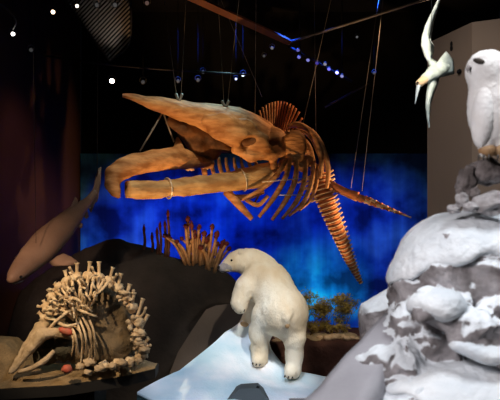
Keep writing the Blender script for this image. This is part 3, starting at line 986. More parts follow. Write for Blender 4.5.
# ribs and loose bones on the left half
rnd = random.Random(3)
for i in range(17):
    t = i / 16
    k = t * 8
    j = min(int(k), 7)
    x = sp_pts[j][0] + (sp_pts[j + 1][0] - sp_pts[j][0]) * (k - j)
    y = sp_pts[j][1] + (sp_pts[j + 1][1] - sp_pts[j][1]) * (k - j)
    ex, ey = 68 + 16 * t + rnd.uniform(-6, 6), 318 - 14 * t + rnd.uniform(-6, 8)
    raw('rib', *tube([Pc(x, y, 7.36), Pc((x + ex) / 2 + rnd.uniform(-4, 4), (y + ey) / 2 + rnd.uniform(-3, 3), 7.24), Pc(ex, ey, 7.33)], [Lc(1.7, 7.4), Lc(1.4, 7.4), Lc(.9, 7.4)], seg=6, n=10), M['cbone'], ca)
for i in range(9):
    t = i / 8
    a = Pc(64 + 24 * t, 326 - 10 * t + rnd.uniform(-3, 3), 7.34)
    b = Pc(72 + 22 * t + rnd.uniform(-2, 2), 338 - 4 * t, 7.22 - .04 * (i % 3))
    c = Pc(72 + 23 * t + rnd.uniform(-2, 2), 360 + rnd.uniform(-6, 6), 7.30)
    raw('rib', *tube([a, b, c], [Lc(1.1, 7.4), Lc(1.25, 7.4), Lc(.7, 7.4)], seg=6, n=12), M['cbone' if i < 6 else 'cbone_darker'], ca)
for a, b, c in (((48, 330), (62, 316), (80, 304)), ((60, 306), (74, 298), (92, 312)), ((72, 306), (84, 312), (97, 317)), ((52, 318), (66, 326), (82, 322))):
    raw('rib', *tube([Pc(*a, 7.3), Pc(*b, 7.2), Pc(*c, 7.3)], [Lc(1.6, 7.3), Lc(1.8, 7.3), Lc(1.0, 7.3)], seg=6, n=10), M['cbone'], ca)
for i in range(46):                                   # splinters and small bones heaped along the inside of the spine
    k = rnd.uniform(0, 7.2)
    j = int(k)
    x = sp_pts[j][0] + (sp_pts[j + 1][0] - sp_pts[j][0]) * (k - j)
    y = sp_pts[j][1] + (sp_pts[j + 1][1] - sp_pts[j][1]) * (k - j)
    u = rnd.uniform(.0, .75)
    x, y = x + (80 - x) * u + rnd.uniform(-4, 4), y + (322 - y) * u + rnd.uniform(-4, 4)
    an, ln = rnd.uniform(0, 6.28), rnd.uniform(3.5, 9)
    a, b = Pc(x, y, 7.16 + .1 * u), Pc(x + ln * math.cos(an), y + ln * math.sin(an), 7.2 + rnd.uniform(-.12, .12))
    raw('loose_bone', *tube([a, a.lerp(b, .5) + Vector((0, -.03, .02)), b], [Lc(1.4, 7.2), Lc(.8, 7.2), Lc(1.2, 7.2)], seg=6, n=7), M['cbone' if i % 3 else 'cbone_darker'], ca)
for i in range(30):                                   # knobbly fragments round the rear of the spine
    k = rnd.uniform(7.5, 16)
    j = int(k)
    x = sp_pts[j][0] + (sp_pts[j + 1][0] - sp_pts[j][0]) * (k - j) + rnd.uniform(-9, 4)
    y = sp_pts[j][1] + (sp_pts[j + 1][1] - sp_pts[j][1]) * (k - j) + rnd.uniform(-4, 7)
    raw('loose_bone', *ball(Pc(x, min(y, 364), 7.34), Lc(rnd.uniform(1.6, 3.6), 7.4), (rnd.uniform(.8, 1.5), 1, rnd.uniform(.7, 1.3)), lump=.9, ls=2.5, seg=10, rings=8), M['cbone' if i % 2 else 'cbone_darker'], ca)
for x, y, r in ((90, 362, 5), (100, 368, 4.4), (112, 366, 4), (80, 366, 4.2), (122, 363, 4), (144, 350, 4.6), (88, 372, 3.4)):
    raw('loose_bone', *ball(Pc(x, y, 7.3), Lc(r, 7.3), (1.25, 1, .8), lump=.7, ls=2.2, seg=14, rings=10), M['cbone_darker'], ca)
def cchain(js):
    return chain([(j[0], j[1], j[2] * .9, j[3]) for j in js])


# skull with long open jaws
sk = raw('skull', *(lambda q: (rough_up(q[0], .012, 9), q[1]))(blob(cchain([(14, 371, 7.15, 2.5), (30, 349, 7.2, 4.2), (43, 334, 7.25, 6), (56, 332, 7.3, 5), (70, 336, 7.35, 4)]) + cchain([(10, 372, 7.1, 2.4), (26, 344, 7.35, 2.6), (38, 326, 7.4, 3), (46, 321, 7.4, 3.5)]) + cchain([(30, 349, 7.2, 3), (34, 336, 7.3, 3.4), (46, 324, 7.38, 4)]), .04, .016)), M['cbone_darker'], ca)
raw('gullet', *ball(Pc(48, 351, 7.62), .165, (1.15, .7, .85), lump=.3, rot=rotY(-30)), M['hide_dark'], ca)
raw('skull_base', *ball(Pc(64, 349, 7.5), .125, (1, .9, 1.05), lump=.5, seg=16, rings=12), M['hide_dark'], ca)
raw('lower_jaw', *tube([Pc(18, 372, 7.1), Pc(32, 368, 7.1), Pc(44, 361, 7.12), Pc(54, 351, 7.2)], [Lc(2, 7.1), Lc(2.6, 7.1), Lc(3.2, 7.1), Lc(2.2, 7.1)], seg=8, n=16), M['cbone_darker'], ca)
raw('flesh', *ball(Pc(66, 331, 7.22), Lc(6, 7.2), (1.3, .6, .65), lump=.4, rot=rotY(15)), M['flesh'], ca)
raw('flesh', *ball(Pc(67, 369, 7.1), Lc(5.2, 7.1), (1.15, .7, .8), lump=.4), M['flesh'], ca)

# ================================================================== BLACK MOUND, SLAB, LEDGE
rx = [P(x, 200, 11.5).x for x in (-60, 0, 15, 35, 60, 85, 105, 120, 140, 165, 190, 210, 228, 240, 247, 252, 258)]
rz = [P(0, y, 11.5).z for y in (330, 305, 294, 279, 262, 246, 239.5, 237, 243, 253, 259, 264, 272, 283, 305, 360, 396)]


def moundz(x, y):
    z = float(np.interp(x, rx, rz))
    if y < 11.5:
        u = min(1, (11.5 - y) / 1.12)
        f = math.sqrt(max(0, 1 - u * u)) * .65 + .35 * (1 - u)
    else:
        u = min(1, (y - 11.5) / 1.9)
        f = 1 - u * u
    p = Vector((x * 1.2, y * 1.2, 0))
    return max(.02, z * f + (.07 * noise.fractal(p, .9, 2, 4) - .03) * min(1, f * 2))


tag(raw('rock_mound', *hf('m', np.linspace(-4.38, .13, 90), np.linspace(10.38, 13.4, 60), moundz, 0, None), M['mound']), 'large smooth black rock mound in front of blue wall', 'rock')
sl = [(160, 412), (170, 372), (178, 352), (192, 330), (206, 309.5), (216, 305.5), (232, 303.5), (256, 306), (258, 340), (258, 412)]
n = len(sl)
V = [P(x, max(y, 0), 9.95 + .12 * (412 - y) / 108) for x, y in sl] + [P(x + 3, y + 2, 10.36) for x, y in sl]
V = [v if v.z > .02 else Vector((v.x, v.y, .02)) for v in V]
Fc = [(i, n + i, n + (i + 1) % n, (i + 1) % n) for i in range(n)] + [tuple(range(n)), tuple(n + i for i in reversed(range(n)))]
tag(raw('rock_slab', V, Fc, M['slab'], smooth=False), 'dark taupe rock slab left of bear, rising behind the snow mound', 'rock')
V, Fc = blob([('b', (1.22, 10.75, .66), (1.06, .62, .745), None, .06)], .05, .05)
V = [v if v[2] > .02 else Vector((v[0], v[1], .02)) for v in rough_up(V, .03, 3)]
lg = tag(raw('rock_ledge', V, Fc, M['ledge']), 'dark red-brown rock ledge with sandy flat top behind the bear legs', 'rock')


V, Fc = [], []
for i in range(50):
    for j in range(20):
        x, y = .20 + 2.04 * i / 49, 10.2 + 1.1 * j / 19
        e = min(1, 5 * min(i / 49, 1 - i / 49, j / 19 * 1.6, 1 - j / 19))
        V.append((x, y, 1.385 + e * (.03 + .02 * noise.noise(Vector((x * 5, y * 5, 0))))))
for i in range(49):
    for j in range(19):
        q = i * 20 + j
        Fc.append((q, q + 20, q + 21, q + 1))
raw('sand_layer', V, Fc, M['sand'], lg)
for i, (px, r) in enumerate(((328, 4.2), (334, 5), (341, 3.6), (347, 3.2), (353, 2.8), (320, 2.6), (358, 2.4), (338, 2.4))):
    Y = 10.28 + .05 * (i % 3)
    x = P(px, 0, Y).x
    t = raw('pebble', *ball((x, Y, 1.405 + L(r, Y) * .45), L(r, Y), (1.3, .9, .7), lump=.4, seg=12, rings=8), M['pebble'])
    tag(t, 'small tan pebble on the sandy ledge right of the bear', 'pebble', 'tan pebbles on the ledge')

# bush of fine branches
bu = thing('seaweed_bush', 'olive yellow feathery bush on the sandy ledge right of bear', 'plant', (P(325, 0, 10.8).x, 10.8, 1.42))
rb = random.Random(11)
brs, leaves = [], []


def grow(p, d, ln, r, dep):
    q = p + d * ln
    mid = p.lerp(q, .5) + Vector((rb.uniform(-.02, .02), rb.uniform(-.02, .02), 0))
    brs.append(tube([p, mid, q], [r, r * .85, r * .7], seg=5, n=4))
    if dep <= 3:
        for _ in range(6):
            c = p.lerp(q, rb.uniform(.1, 1.15)) + Vector((rb.uniform(-.05, .05), rb.uniform(-.05, .05), rb.uniform(-.03, .04)))
            u = Vector((rb.uniform(-1, 1), rb.uniform(-1, 1), rb.uniform(-.6, .8))).normalized() * rb.uniform(.016, .03)
            w_ = u.cross(Vector((rb.uniform(-1, 1), rb.uniform(-1, 1), rb.uniform(-1, 1)))).normalized() * rb.uniform(.007, .012)
            nn = u.cross(w_).normalized() * .004
            leaves.append(([c - u, c + w_, c + u, c - w_, c + nn, c - nn], [(0, 1, 4), (1, 2, 4), (2, 3, 4), (3, 0, 4), (1, 0, 5), (2, 1, 5), (3, 2, 5), (0, 3, 5)]))
    if dep == 0:
        return
    for _ in range(rb.choice((2, 3, 3))):
        nd = (d + Vector((rb.uniform(-1.0, 1.0), rb.uniform(-.7, .7), rb.uniform(-.3, .5)))).normalized()
        grow(q, nd, ln * rb.uniform(.62, .88), r * .65, dep - 1)


for px in (306, 311, 316, 321, 326, 331, 336, 342):
    grow(Vector((P(px, 0, 10.8).x, 10.8 + rb.uniform(-.1, .1), 1.41)), Vector(((px - 322) * .02, rb.uniform(-.2, .2), 1)).normalized(), rb.uniform(.13, .26), .010, 4)
for px in (304, 309, 314, 319, 325, 330, 336, 341, 346):
    grow(Vector((P(px, 0, 10.8).x, 10.7 + rb.uniform(-.1, .1), 1.41)), Vector((rb.uniform(-.5, .5), rb.uniform(-.2, .2), 1)).normalized(), rb.uniform(.05, .11), .008, 3)
raw('branches', *join(*brs), M['branch'], bu)
lv = raw('foliage', *join(*leaves), M['leaf'], bu, smooth=False)
lv['kind'] = 'stuff'

# tube worms on the mound
TW = [((186, 257), (176, 246), (166, 237)), ((187, 258), (180, 247), (171, 239)), ((189, 258), (187, 240), (186, 228)), ((191, 259), (189, 244), (188, 222)), ((193, 259), (193, 242), (192, 230)),
      ((194, 260), (195, 244), (195, 234)), ((196, 261), (197, 244), (199, 229)), ((198, 261), (200, 247), (199, 238)), ((190, 258), (184, 250), (178, 243)), ((200, 262), (202, 248), (204, 236)),
      ((202, 262), (204, 252), (206, 243)), ((204, 263), (208, 250), (209, 240)), ((206, 263), (210, 248), (212, 229)), ((208, 264), (213, 252), (216, 238)), ((210, 265), (215, 254), (217, 246)),
      ((212, 265), (218, 255), (221, 248)), ((214, 266), (221, 254), (226, 245)), ((214, 267), (222, 258), (228, 250)), ((195, 260), (192, 250), (183, 240)), ((201, 262), (197, 252), (192, 244)),
      ((209, 265), (206, 256), (202, 249)), ((188, 257), (190, 246), (193, 239))]
for i, pts in enumerate(TW):
    Y = 11.5 + .04 * (i % 4) - .06
    ps = [P(x, y, Y) for x, y in pts]
    xx = ps[0].x
    ps[0] = Vector((xx, Y, moundz(xx, Y) - .04))
    t = thing('tube_worm', 'tan tube worm with dark red tip in the cluster left of bear head', 'tube worm', ps[0], 'tan tube worms on the mound')
    r = L(rnd.uniform(1.3, 1.9), Y)
    raw('tube', *tube(ps, [r * 1.15, r, r * .9], seg=8, n=10, jit=.15), M['worm'], t)
    d = (ps[2] - ps[1]).normalized()
    ln = L(rnd.uniform(4, 10), Y)
    raw('plume', *tube([ps[2] - d * .01, ps[2] + d * ln * .5, ps[2] + d * ln], [r * 1.0, r * 1.7, r * .5], seg=8, n=8, jit=.5), M['plume'], t)
for i, (px, y0, y1) in enumerate(((144, 246, 232), (157, 252, 235), (160, 253, 229), (168, 256, 217), (165, 255, 228), (152, 250, 240))):
    Y = 11.5
    b = P(px, y0, Y)
    b.z = moundz(b.x, Y) - .04
    t = thing('tube_worm', 'dark brown upright tube worm on mound left of the tan cluster', 'tube worm', b, 'dark tube worms on the mound')
    r = L(1.6, Y)
    tip = P(px, y1, Y)
    raw('tube', *tube([b, b.lerp(tip, .5) + Vector((.02, 0, 0)), tip], [r, r * .9, r * .8], seg=8, n=8, jit=.2), M['worm_dark'], t)
    raw('plume', *tube([tip, tip + Vector((0, 0, .06)), tip + Vector((0, 0, .15))], [r * .7, r * 1.1, r * .3], seg=8, n=6), M['plume'], t)

# ================================================================== SNOW MOUND
SP = [P(137, 392, 8.0), P(155, 401, 7.7), P(180, 370, 8.5), P(205, 350, 8.9), P(225, 332, 9.3), P(243, 319, 9.6), P(268, 337, 9.35), P(272, 350, 9.15), P(282, 363, 9.0), P(300, 371.5, 8.95), P(323, 376, 8.9),
      P(292, 379, 8.7), P(259, 366, 8.95), P(205, 392, 7.9), P(235, 372, 8.5), P(320, 400, 8.1), P(270, 400, 7.8), P(250, 345, 9.25)]
A_ = np.array([[p.x, p.y] for p in SP])
Z_ = np.array([p.z for p in SP])
D_ = np.linalg.norm(A_[:, None] - A_[None], axis=2)
KM = np.block([[D_ + np.eye(len(SP)) * .0, np.ones((len(SP), 1)), A_], [np.ones((1, len(SP))), np.zeros((1, 3))], [A_.T, np.zeros((2, 3))]])
CO = np.linalg.solve(KM, np.concatenate([Z_, np.zeros(3)]))


def snowz(x, y):
    d = np.sqrt((A_[:, 0] - x) ** 2 + (A_[:, 1] - y) ** 2)
    return float(d @ CO[:len(SP)] + CO[-3] + CO[-2] * x + CO[-1] * y)


back = [(-1.507, 8.0), (-.99, 8.5), (-.667, 8.9), (-.39, 9.3), (-.11, 9.6), (.05, 9.62), (.28, 9.35), (.335, 9.15), (.48, 9.0), (.746, 8.95), (1.083, 8.9), (1.3, 8.85)]
front = [(-1.507 + .002, 7.998), (-1.36, 7.85), (-1.22, 7.7), (-1.0, 7.45), (-.75, 7.25), (-.5, 7.2), (-.2, 7.2), (.1, 7.2), (.4, 7.2), (.75, 7.2), (1.1, 7.2), (1.3, 7.2)]


def along(pts, n):
    t = np.linspace(0, len(pts) - 1, n)
    return [(float(np.interp(a, range(len(pts)), [p[0] for p in pts])), float(np.interp(a, range(len(pts)), [p[1] for p in pts]))) for a in t]


NU, NV = 90, 50
bk, fr = along(back, NU), along(front, NU)
V, Fc = [], []
for i in range(NU):
    for j in range(NV):
        t = j / (NV - 1)
        x, y = fr[i][0] + (bk[i][0] - fr[i][0]) * t, fr[i][1] + (bk[i][1] - fr[i][1]) * t
        e = min(1, 4 * min(t, 1 - t))
        V.append((x, y, snowz(x, y) + e * .02 * noise.fractal(Vector((x * 3, y * 3, 0)), .9, 2, 4)))
for i in range(NU - 1):
    for j in range(NV - 1):
        a = i * NV + j
        Fc.append((a, a + NV, a + NV + 1, a + 1))
top = (list(V), list(Fc))
# icy sides down to the floor
rim = [i * NV for i in range(NU)] + [i * NV + NV - 1 for i in reversed(range(NU))]
SV = [Vector(V[k]) - Vector((0, 0, .03)) for k in rim] + [Vector((V[k][0], V[k][1], 0)) for k in rim]
n = len(rim)
SF = [(i, (i + 1) % n, n + (i + 1) % n, n + i)[::-1] for i in range(n)] + [tuple(n + i for i in range(n))]
# a snow skin with its own thickness
ov = len(V)
V2 = V + [(x, y, z - .06) for x, y, z in V]
F2 = Fc + [tuple(ov + k for k in reversed(f)) for f in Fc] + [(rim[i], rim[(i + 1) % n], ov + rim[(i + 1) % n], ov + rim[i])[::-1] for i in range(n)]
sm = tag(raw('snow_mound', V2, F2, M['snow_blue']), 'blue-white snow slope the polar bear stands on', 'snow')
raw('ice_side', SV, SF, M['ice_edge'], sm, smooth=False)

# dark grey box half sunk in the snow, with its knob
bxp = thing('equipment_box', 'dark grey slope sided box poking from the snow at the bottom edge', 'box', P(247, 400, 7.9))
yb = 7.75
V = [P(224, 402, yb), P(270, 402, yb), P(259, 388, yb + .12), P(240, 389, yb + .12), P(224, 402, yb) + Vector((.02, .42, 0)), P(270, 402, yb) + Vector((-.02, .42, 0)), P(259, 388, yb + .12) + Vector((-.01, .22, 0)), P(240, 389, yb + .12) + Vector((.01, .22, 0))]
raw('housing', V, [(0, 1, 2, 3), (5, 4, 7, 6), (3, 2, 6, 7), (4, 0, 3, 7), (1, 5, 6, 2), (1, 0, 4, 5)], M['box'], bxp, smooth=False)
raw('knob', *ball(P(258, 387.5, yb + .14), .025), M['eye'], bxp)

# ================================================================== POLAR BEAR
prims = [('e', P(284, 313, 8.85), (.355, .40, .37)),
         pc((282, 308, 8.9), (270, 285, 9.25), 22.5, 20.5), pc((270, 285, 9.25), (261, 270, 9.5), 20.5, 15.5)] + \
    chain([(260, 269, 9.5, 15.5), (251, 262.5, 9.55, 12.6), (241, 260.5, 9.5, 10.8)])
head = chain([(240, 260.5, 9.48, 10.5), (234, 262, 9.42, 9.3), (227, 265.5, 9.36, 5.8), (222.5, 267.6, 9.32, 4.0)])
larm = chain([(256, 275, 9.25, 12.5), (246, 287, 9.12, 10), (241, 296, 9.08, 8.2), (239, 303, 9.06, 8.0), (240, 307, 9.05, 6.6)])
rarm = chain([(265, 281, 9.6, 12), (258, 300, 9.7, 9), (250, 318, 9.66, 7), (244, 325, 9.62, 5.5)])
lhind = chain([(266, 317, 8.9, 15), (260, 333, 8.95, 10.6), (260, 348, 9.0, 8.3), (259.5, 357, 8.98, 7.8)]) + chain([(261, 359, 8.98, 7), (257, 361, 8.86, 6)])
rhind = chain([(290, 320, 8.8, 16), (294.5, 338, 8.72, 10.5), (294.5, 355, 8.75, 8.2), (293, 368, 8.72, 8)]) + chain([(293, 371, 8.7, 7.2), (289, 373.5, 8.58, 6)])
tail = chain([(288, 311, 8.50, 4.2), (287.5, 318, 8.46, 3.8), (287, 324, 8.47, 2.6)])
toes = []
ears = [('e', P(240.5, 252.2, 9.33), (.045, .025, .05)), ('e', P(246, 250.8, 9.62), (.045, .025, .05))]


def fbear(X):
    d = union(X, prims, .12)
    d = smin(d, union(X, head, .05), .06)
    d = smin(d, union(X, larm, .06), .045)
    d = smin(d, union(X, rarm, .06), .05)
    d = smin(d, union(X, lhind, .07), .07)
    d = smin(d, union(X, rhind, .07), .07)
    d = smin(d, union(X, tail, .03), .03)
    d = smin(d, union(X, ears, .01), .02)
    return d


V, Fc = nets(fbear, (-.62, 8.1, 1.05), (1.05, 10.1, 3.25), .021)
V = relax(V, Fc, 2)
V = rough_up(V, .006, 14, 3)
V = rough_up(V, .012, 4, 3)
bear = tag(raw('polar_bear', V, Fc, M['fur'], base=P(278, 372, 8.85)), 'white polar bear seen from behind, standing on the snow and looking left', 'bear')
raw('muzzle', *(lambda q: (rough_up(q[0], .006, 14, 3), q[1]))(blob(chain([(228.5, 265.3, 9.36, 6.6), (222.5, 267.7, 9.32, 4.6)]), .02, .014)), M['snout'], bear)
raw('nose', *ball(P(219.0, 267.3, 9.29), .034, (.9, 1.1, .8)), M['nose'], bear)
raw('mouth', *tube([P(220.5, 271, 9.27), P(225, 271.8, 9.275), P(229, 271.2, 9.30)], .008, seg=6), M['nose'], bear)
raw('eye', *ball(P(231.5, 260.3, 9.272), .018), M['eye'], bear)
raw('tail_tip', *ball(P(287.2, 325, 8.46), .042, (.9, .8, 1.2)), M['fur_dirty'], bear)
for x, y, yy in ((285, 377.6, 8.50), (288.5, 378.6, 8.47), (292.5, 379, 8.48), (253, 364.5, 8.80), (256.5, 365.8, 8.76), (260, 366, 8.77)):
    raw('claw', *tube([P(x, y - 1.6, yy + .03), P(x - .4, y - .8, yy - .02), P(x - .8, y - .1, yy - .05)], [.014, .011, .004], seg=6, n=6), M['claw'], bear)
for x, y in ((234.5, 309), (237.5, 311), (241, 312), (244.5, 311)):
    raw('claw', *tube([P(x, y - 2, 8.99), P(x - .4, y - .3, 8.97), P(x - .7, y + 1.4, 9.0)], [.013, .011, .004], seg=6, n=6), M['claw'], bear)
V, Fc = blob([('e', P(244, 325.5, 9.58), (.105, .10, .07), rotY(15))] + [pc((240 + 3 * k, 328 + .6 * k, 9.52), (238.6 + 3 * k, 330 + .6 * k, 9.46), 2.2, 2.0) for k in range(3)], .03, .016)
raw('paw', V, Fc, M['fur_dirty'], bear)

# ================================================================== FOREGROUND BOULDER
raw_pl = box(.30, 2.6, 2.75, 4.6, 0, 2.28)
tag(raw('display_plinth', *raw_pl, M['plinth'], smooth=False), 'grey plinth below the snowy boulder at lower right', 'plinth')
core = [('e', P(486, 270, 3.55), (.46, .46, .31), rotY(4)), ('e', P(455, 270, 3.5), (.30, .40, .30), rotY(10)), ('e', P(428, 284, 3.45), (.19, .30, .235), rotY(20)), ('e', P(411, 300, 3.42), (.12, .22, .17))]
bumps = [('e', P(436, 308, 3.05), (.13, .13, .085), rotY(-6)), ('e', P(474, 332, 3.02), (.15, .13, .10), rotY(20))]
low = [('e', P(440, 402, 3.05), (.40, .30, .165), rotY(-10)), ('e', P(498, 400, 3.0), (.28, .26, .12))]
band = [('e', P(490, 353, 2.97), (.19, .12, .035), rotY(14))]
bp = core + bumps + band + low + [
      ('b', P(475, 340, 3.55), (.44, .34, .34), None, .12), ('e', P(412, 335, 3.4), (.13, .2, .24)), ('e', P(425, 350, 3.35), (.2, .26, .26)),
      ('e', P(392, 352, 3.3), (.11, .2, .20), rotY(35)), ('e', P(376, 380, 3.2), (.15, .2, .18)), ('e', P(408, 362, 3.1), (.09, .11, .07)), ('e', P(398, 322, 3.25), (.05, .08, .10)), ('e', P(455, 300, 3.12), (.06, .08, .06)), ('e', P(490, 310, 3.1), (.08, .08, .05))]
cuts = [('e', P(425, 332, 2.95), (.10, .16, .055), rotY(-25)), ('e', P(470, 288, 2.95), (.16, .12, .03), rotY(-8)), ('e', P(450, 362, 2.85), (.14, .1, .035), rotY(15)), ('e', P(404, 345, 3.05), (.04, .1, .07))]


def fb(X):
    d = union(X, bp, .045)
    for q in cuts:
        d = smax(d, -union(X, [q], .01), .03)
    return np.maximum(d, 2.26 - X[2])


def crag(V, amp, sc=3.4):
    out = []
    for v in V:
        v = Vector(v)
        p = v * sc
        d = Vector((noise.fractal(p, .75, 2.1, 6), noise.fractal(p + Vector((31, 7, 3)), .75, 2.1, 6), noise.fractal(p + Vector((3, 47, 19)), .75, 2.1, 6)))
        out.append(v + d * amp)
    return out


V, Fc = nets(fb, (.3, 2.55, 2.2), (2.2, 4.25, 3.85), .0145)
V = relax(V, Fc, 1)
bo = tag(raw('snowy_boulder', crag(V, .046, 4.2), Fc, M['snow_rock']), 'large grey boulder capped with snow under the white owl', 'rock')


def snow_on(prims, zcut, th, lo, hi, k=.06):
    def f(X):
        wob = .035 * np.sin(X[0] * 9 + X[1] * 5) + .02 * np.sin(X[0] * 23 + 1.3) * np.cos(X[1] * 17)
        return smax(union(X, prims, .05) - th, zcut(X) + wob - X[2], k)
    V, Fc = nets(f, lo, hi, .0145)
    return rough_up(relax(V, Fc, 2), .012, 5, 5), Fc


raw('snow_cap', *snow_on(core, lambda X: np.interp(X[0], [.70, .80, .92, 1.1, 1.3], [3.30, 3.345, 3.42, 3.455, 3.46]), .035, (.5, 2.7, 3.1), (2.2, 4.2, 3.9)), M['snow_cap'], bo)
raw('snow_patch', *snow_on(bumps[:1], lambda X: 3.245 + 0 * X[0], .018, (.6, 2.7, 3.15), (1.2, 3.4, 3.5), .03), M['snow_cap'], bo)
raw('snow_patch', *snow_on(band, lambda X: 2.99 + .25 * (X[0] - 1.19) * -1, .015, (.8, 2.7, 2.85), (1.6, 3.3, 3.2), .02), M['snow_cap'], bo)
raw('snow_patch', *snow_on(low, lambda X: 2.83 + 0 * X[0], .022, (.4, 2.5, 2.7), (2.0, 3.6, 3.1), .03), M['snow_cap'], bo)
# grey skirt panel along the boulder's left
a0, a1, b0, b1 = P(386, 312, 3.5), P(398, 330, 3.3), P(296, 410, 2.95), P(360, 410, 2.75)
V = []
for i in range(13):
    t = i / 12
    for j in range(7):
        s = j / 6
        p = a0.lerp(b0, t).lerp(a1.lerp(b1, t), s)
        V.append(p + Vector((0, 0, .015 * noise.noise(p * 6))))
n0 = len(V)
V += [v + Vector((.06, .04, -.10)) for v in V]
Fc = []
for i in range(12):
    for j in range(6):
        a = i * 7 + j
        Fc.append((a, a + 1, a + 8, a + 7))
        Fc.append((n0 + a, n0 + a + 7, n0 + a + 8, n0 + a + 1))
rim = [i * 7 for i in range(13)] + [84 + j for j in range(1, 7)] + [i * 7 + 6 for i in reversed(range(12))] + [j for j in reversed(range(1, 6))]
Fc += [(rim[i], rim[(i + 1) % len(rim)], n0 + rim[(i + 1) % len(rim)], n0 + rim[i]) for i in range(len(rim))]
tag(raw('sloping_panel', V, Fc, M['skirt']), 'smooth grey sloping panel along the left foot of the snowy boulder', 'panel')
# the smaller snow capped rock behind it
V, Fc = blob([('e', P(392, 325, 4.2), (.22, .22, .22)), ('b', P(377, 330, 4.15), (.10, .13, .17), rotY(0), .03), ('e', P(385, 303, 4.2), (.20, .16, .06), rotY(-32))], .03, .018)
V = [v if v[2] > 2.285 else Vector((v[0], v[1], 2.285)) for v in rough_up(V, .014, 6)]
tag(raw('snowy_rock', V, Fc, M['snow_rock']), 'smaller snow capped rock tucked behind the left of the boulder', 'rock')
for x, y, r, lab in ((366, 337, 5, 'round grey pebble leaning on the left of smaller snowy rock'),):
    tag(raw('pebble', *ball(P(x, y, 3.75), L(r, 3.75), (1.2, .9, .9), lump=.4), M['stone']), lab, 'pebble')

# stones under the owl
for px, py, Y, r, sq, rot, mm, lab in (
        (488, 172, 3.38, 17, (1.0, .9, .8), 0, 'stone', 'large grey-brown stone directly under the owl feet'),
        (466, 182, 3.34, 11, (.85, .9, 1.45), 8, 'stone', 'tall grey-brown stone standing at left of the owl perch'),
        (478, 166, 3.42, 9, (1.3, .9, .6), -20, 'stone', 'dark flat stone wedged between the owl and tall stone'),
        (492, 203, 3.24, 15, (1.35, .8, .75), -18, 'stone_pale', 'pale snowy slanted stone at the right of the boulder top'),
        (462, 200, 3.26, 7, (.9, .9, 1.1), 0, 'stone_pale', 'pale stone second from left on the boulder top'),
        (454, 209, 3.26, 5.5, (1.2, 1, .8), 0, 'stone_pale', 'leftmost small pale stone on the boulder top'),
        (471, 207, 3.22, 6, (1.25, 1, .8), 0, 'stone_pale', 'small pale stone in front of tall stone on boulder top'),
        (475, 193, 3.27, 5.5, (.8, .9, 1.2), 10, 'stone', 'little dark upright stone between the tall stone and slanted stone'),
        (459, 192, 3.3, 4, (.8, .9, 1.2), 0, 'stone', 'tiny grey stone at the left foot of the tall stone')):
    tag(raw('stone', *ball(P(px, py, Y), L(r, Y), sq, seg=28, rings=20, rot=rotY(rot), lump=.42, ls=1.7), M[mm]), lab, 'stone')

# ================================================================== SNOWY OWL
Yo = 3.3
op = [('e', P(494, 112, Yo), (L(25.5, Yo), L(24, Yo), L(40, Yo)), rotY(-4)), ('e', P(487.5, 71, Yo), (L(21.5, Yo), L(20, Yo), L(21, Yo)))] + \
    chain([(489, 78, Yo, 19), (492, 98, Yo, 21)]) + chain([(486, 138, Yo - .04, 11), (485, 152, Yo - .05, 6)]) + chain([(503, 138, Yo - .04, 11), (503, 152, Yo - .05, 6)]) + \
    chain([(503, 138, Yo + .08, 10), (510, 162, Yo + .16, 5)])
V, Fc = blob(op, .03, .008)
owl = tag(raw('snowy_owl', rough_up(V, .0025, 30, 3), Fc, M['feather'], base=P(492, 158, Yo)), 'white snowy owl perched on the stones at the right edge', 'owl')
fr_ = Vector((-.80, -.60, 0))
raw('wing', *blob([('e', P(483, 116, Yo - .062), (L(11, Yo), L(13, Yo), L(32, Yo)), rotY(5))], .02, .008), M['feather'], owl)
raw('wing', *blob([('e', P(510, 118, Yo + .02), (L(10, Yo), L(16, Yo), L(34, Yo)), rotY(-8))], .02, .008), M['feather'], owl)
raw('eye', *ball(P(479, 61, Yo - .092), L(5.4, Yo), (1.15, .5, .5), rot=rotY(14)), M['brow'], owl)
raw('beak', *tube([P(469, 66.5, Yo - .05), P(467.5, 69, Yo - .062), P(468, 72.5, Yo - .06)], [.009, .008, .002], seg=8, n=8), M['stone'], owl)
V, Fc = blob([('e', P(487, 150.5, Yo - .05), (L(8.5, Yo), L(9, Yo), L(7, Yo))), ('e', P(503, 150, Yo - .05), (L(10, Yo), L(10, Yo), L(7.5, Yo)))], .01, .008)
raw('feathered_foot', rough_up(V, .003, 30), Fc, M['rust'], owl)
for x in (479, 484, 489, 498, 503):
    raw('talon', *tube([P(x, 155, Yo - .105), P(x - .4, 158, Yo - .12), P(x - .6, 161, Yo - .115)], [.006, .005, .002], seg=6, n=6), M['claw'], owl)

# ================================================================== GANNET
Yg = 6.0
V, Fc = blob(chain([(420, 83, 5.8, 3.6), (426, 78, 5.87, 4.6), (433, 73, 5.95, 6.6), (440, 69, 6.02, 6.2), (447, 67, 6.08, 3.2)]), .03, .010)
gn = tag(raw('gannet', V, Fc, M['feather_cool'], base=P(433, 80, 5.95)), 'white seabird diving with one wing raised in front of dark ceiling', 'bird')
raw('head_feathers', *blob(chain([(419.5, 83.5, 5.79, 4.0), (424, 80, 5.84, 4.4)]), .02, .008), M['buff'], gn)
raw('bill', *tube([P(418.5, 86, 5.77), P(417, 93, 5.74), P(415, 104, 5.71)], [L(2.2, 5.8), L(1.5, 5.8), L(.4, 5.8)], seg=8, n=10), M['bill'], gn)
raw('eye', *ball(P(417.8, 82.5, 5.755), .009), M['eye'], gn)
raw('tail', *fin([P(436, 64, 6.05), P(441, 57, 6.1), P(446, 51, 6.16), P(449, 54, 6.18), (P(453, 59, 6.2)), P(454.5, 67, 6.2), P(454.5, 74, 6.18), P(447, 76, 6.12), P(439, 78, 6.03)], .05, inner=.6), M['feather_cool'], gn)


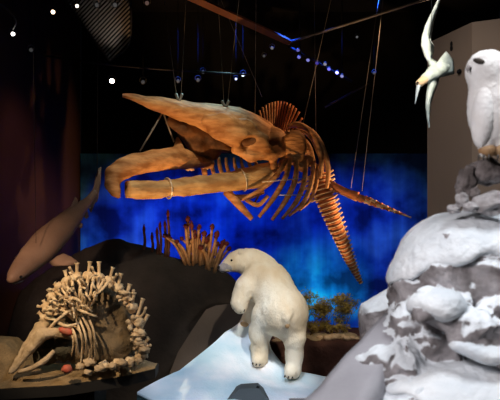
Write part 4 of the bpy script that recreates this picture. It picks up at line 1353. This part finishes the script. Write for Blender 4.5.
def wing(lead, trail, Ys, th):
    n = len(lead)
    V, Fc = [], []
    for (l, t, y) in zip(lead, trail, Ys):
        a, b = P(*l, y), P(*t, y + .05)
        m_ = a.lerp(b, .35)
        dp = Vector((0, th / 2, 0))
        V += [a, m_ - dp, b, m_ + dp]
    for i in range(n - 1):
        for j in range(4):
            a, b = i * 4 + j, i * 4 + (j + 1) % 4
            Fc.append((a, b, b + 4, a + 4))
    Fc.append((0, 1, 2, 3))
    Fc.append(tuple((n - 1) * 4 + k for k in (3, 2, 1, 0)))
    return V, Fc


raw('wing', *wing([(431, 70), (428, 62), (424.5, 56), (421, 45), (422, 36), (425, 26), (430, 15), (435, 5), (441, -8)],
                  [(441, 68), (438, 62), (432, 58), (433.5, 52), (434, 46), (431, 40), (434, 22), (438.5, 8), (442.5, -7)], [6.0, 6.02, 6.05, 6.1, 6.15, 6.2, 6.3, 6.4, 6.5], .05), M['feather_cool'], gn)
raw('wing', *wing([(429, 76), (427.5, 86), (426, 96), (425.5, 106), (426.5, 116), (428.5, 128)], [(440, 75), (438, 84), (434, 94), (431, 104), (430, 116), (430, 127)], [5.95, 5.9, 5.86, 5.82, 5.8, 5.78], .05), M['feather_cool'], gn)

# small dark fittings on the taupe wall


def on_block(px, py):
    """point on the block's left face"""
    k = (px - 250) / F
    (xa, ya), (xb, yb_) = bx[0], bx[1]
    t = (xa - k * ya) / (k * (yb_ - ya) - (xb - xa))
    Y = ya + (yb_ - ya) * t
    return P(px, py, Y)


q = on_block(452, 44)
f1 = thing('wall_fitting', 'small dark fitting on the taupe wall high above the seabird tail', 'fitting', q)
nrm = Vector((-.967, -.253, 0))
raw('bracket', *ball(q + nrm * .01, .034, (.5, 1.0, 1.1), lump=.2), M['black'], f1)
raw('bracket', *ball(q + nrm * .01 + Vector((0, 0, -.06)), .036, (.5, 1.1, 1.1), lump=.2), M['black'], f1)
q = on_block(461, 71.5)
f2 = thing('wall_fitting', 'small dark fitting on the taupe wall between seabird tail and owl', 'fitting', q)
raw('bracket', *ball(q + nrm * .03, .045, (.6, 1.2, .7), lump=.2), M['black'], f2)
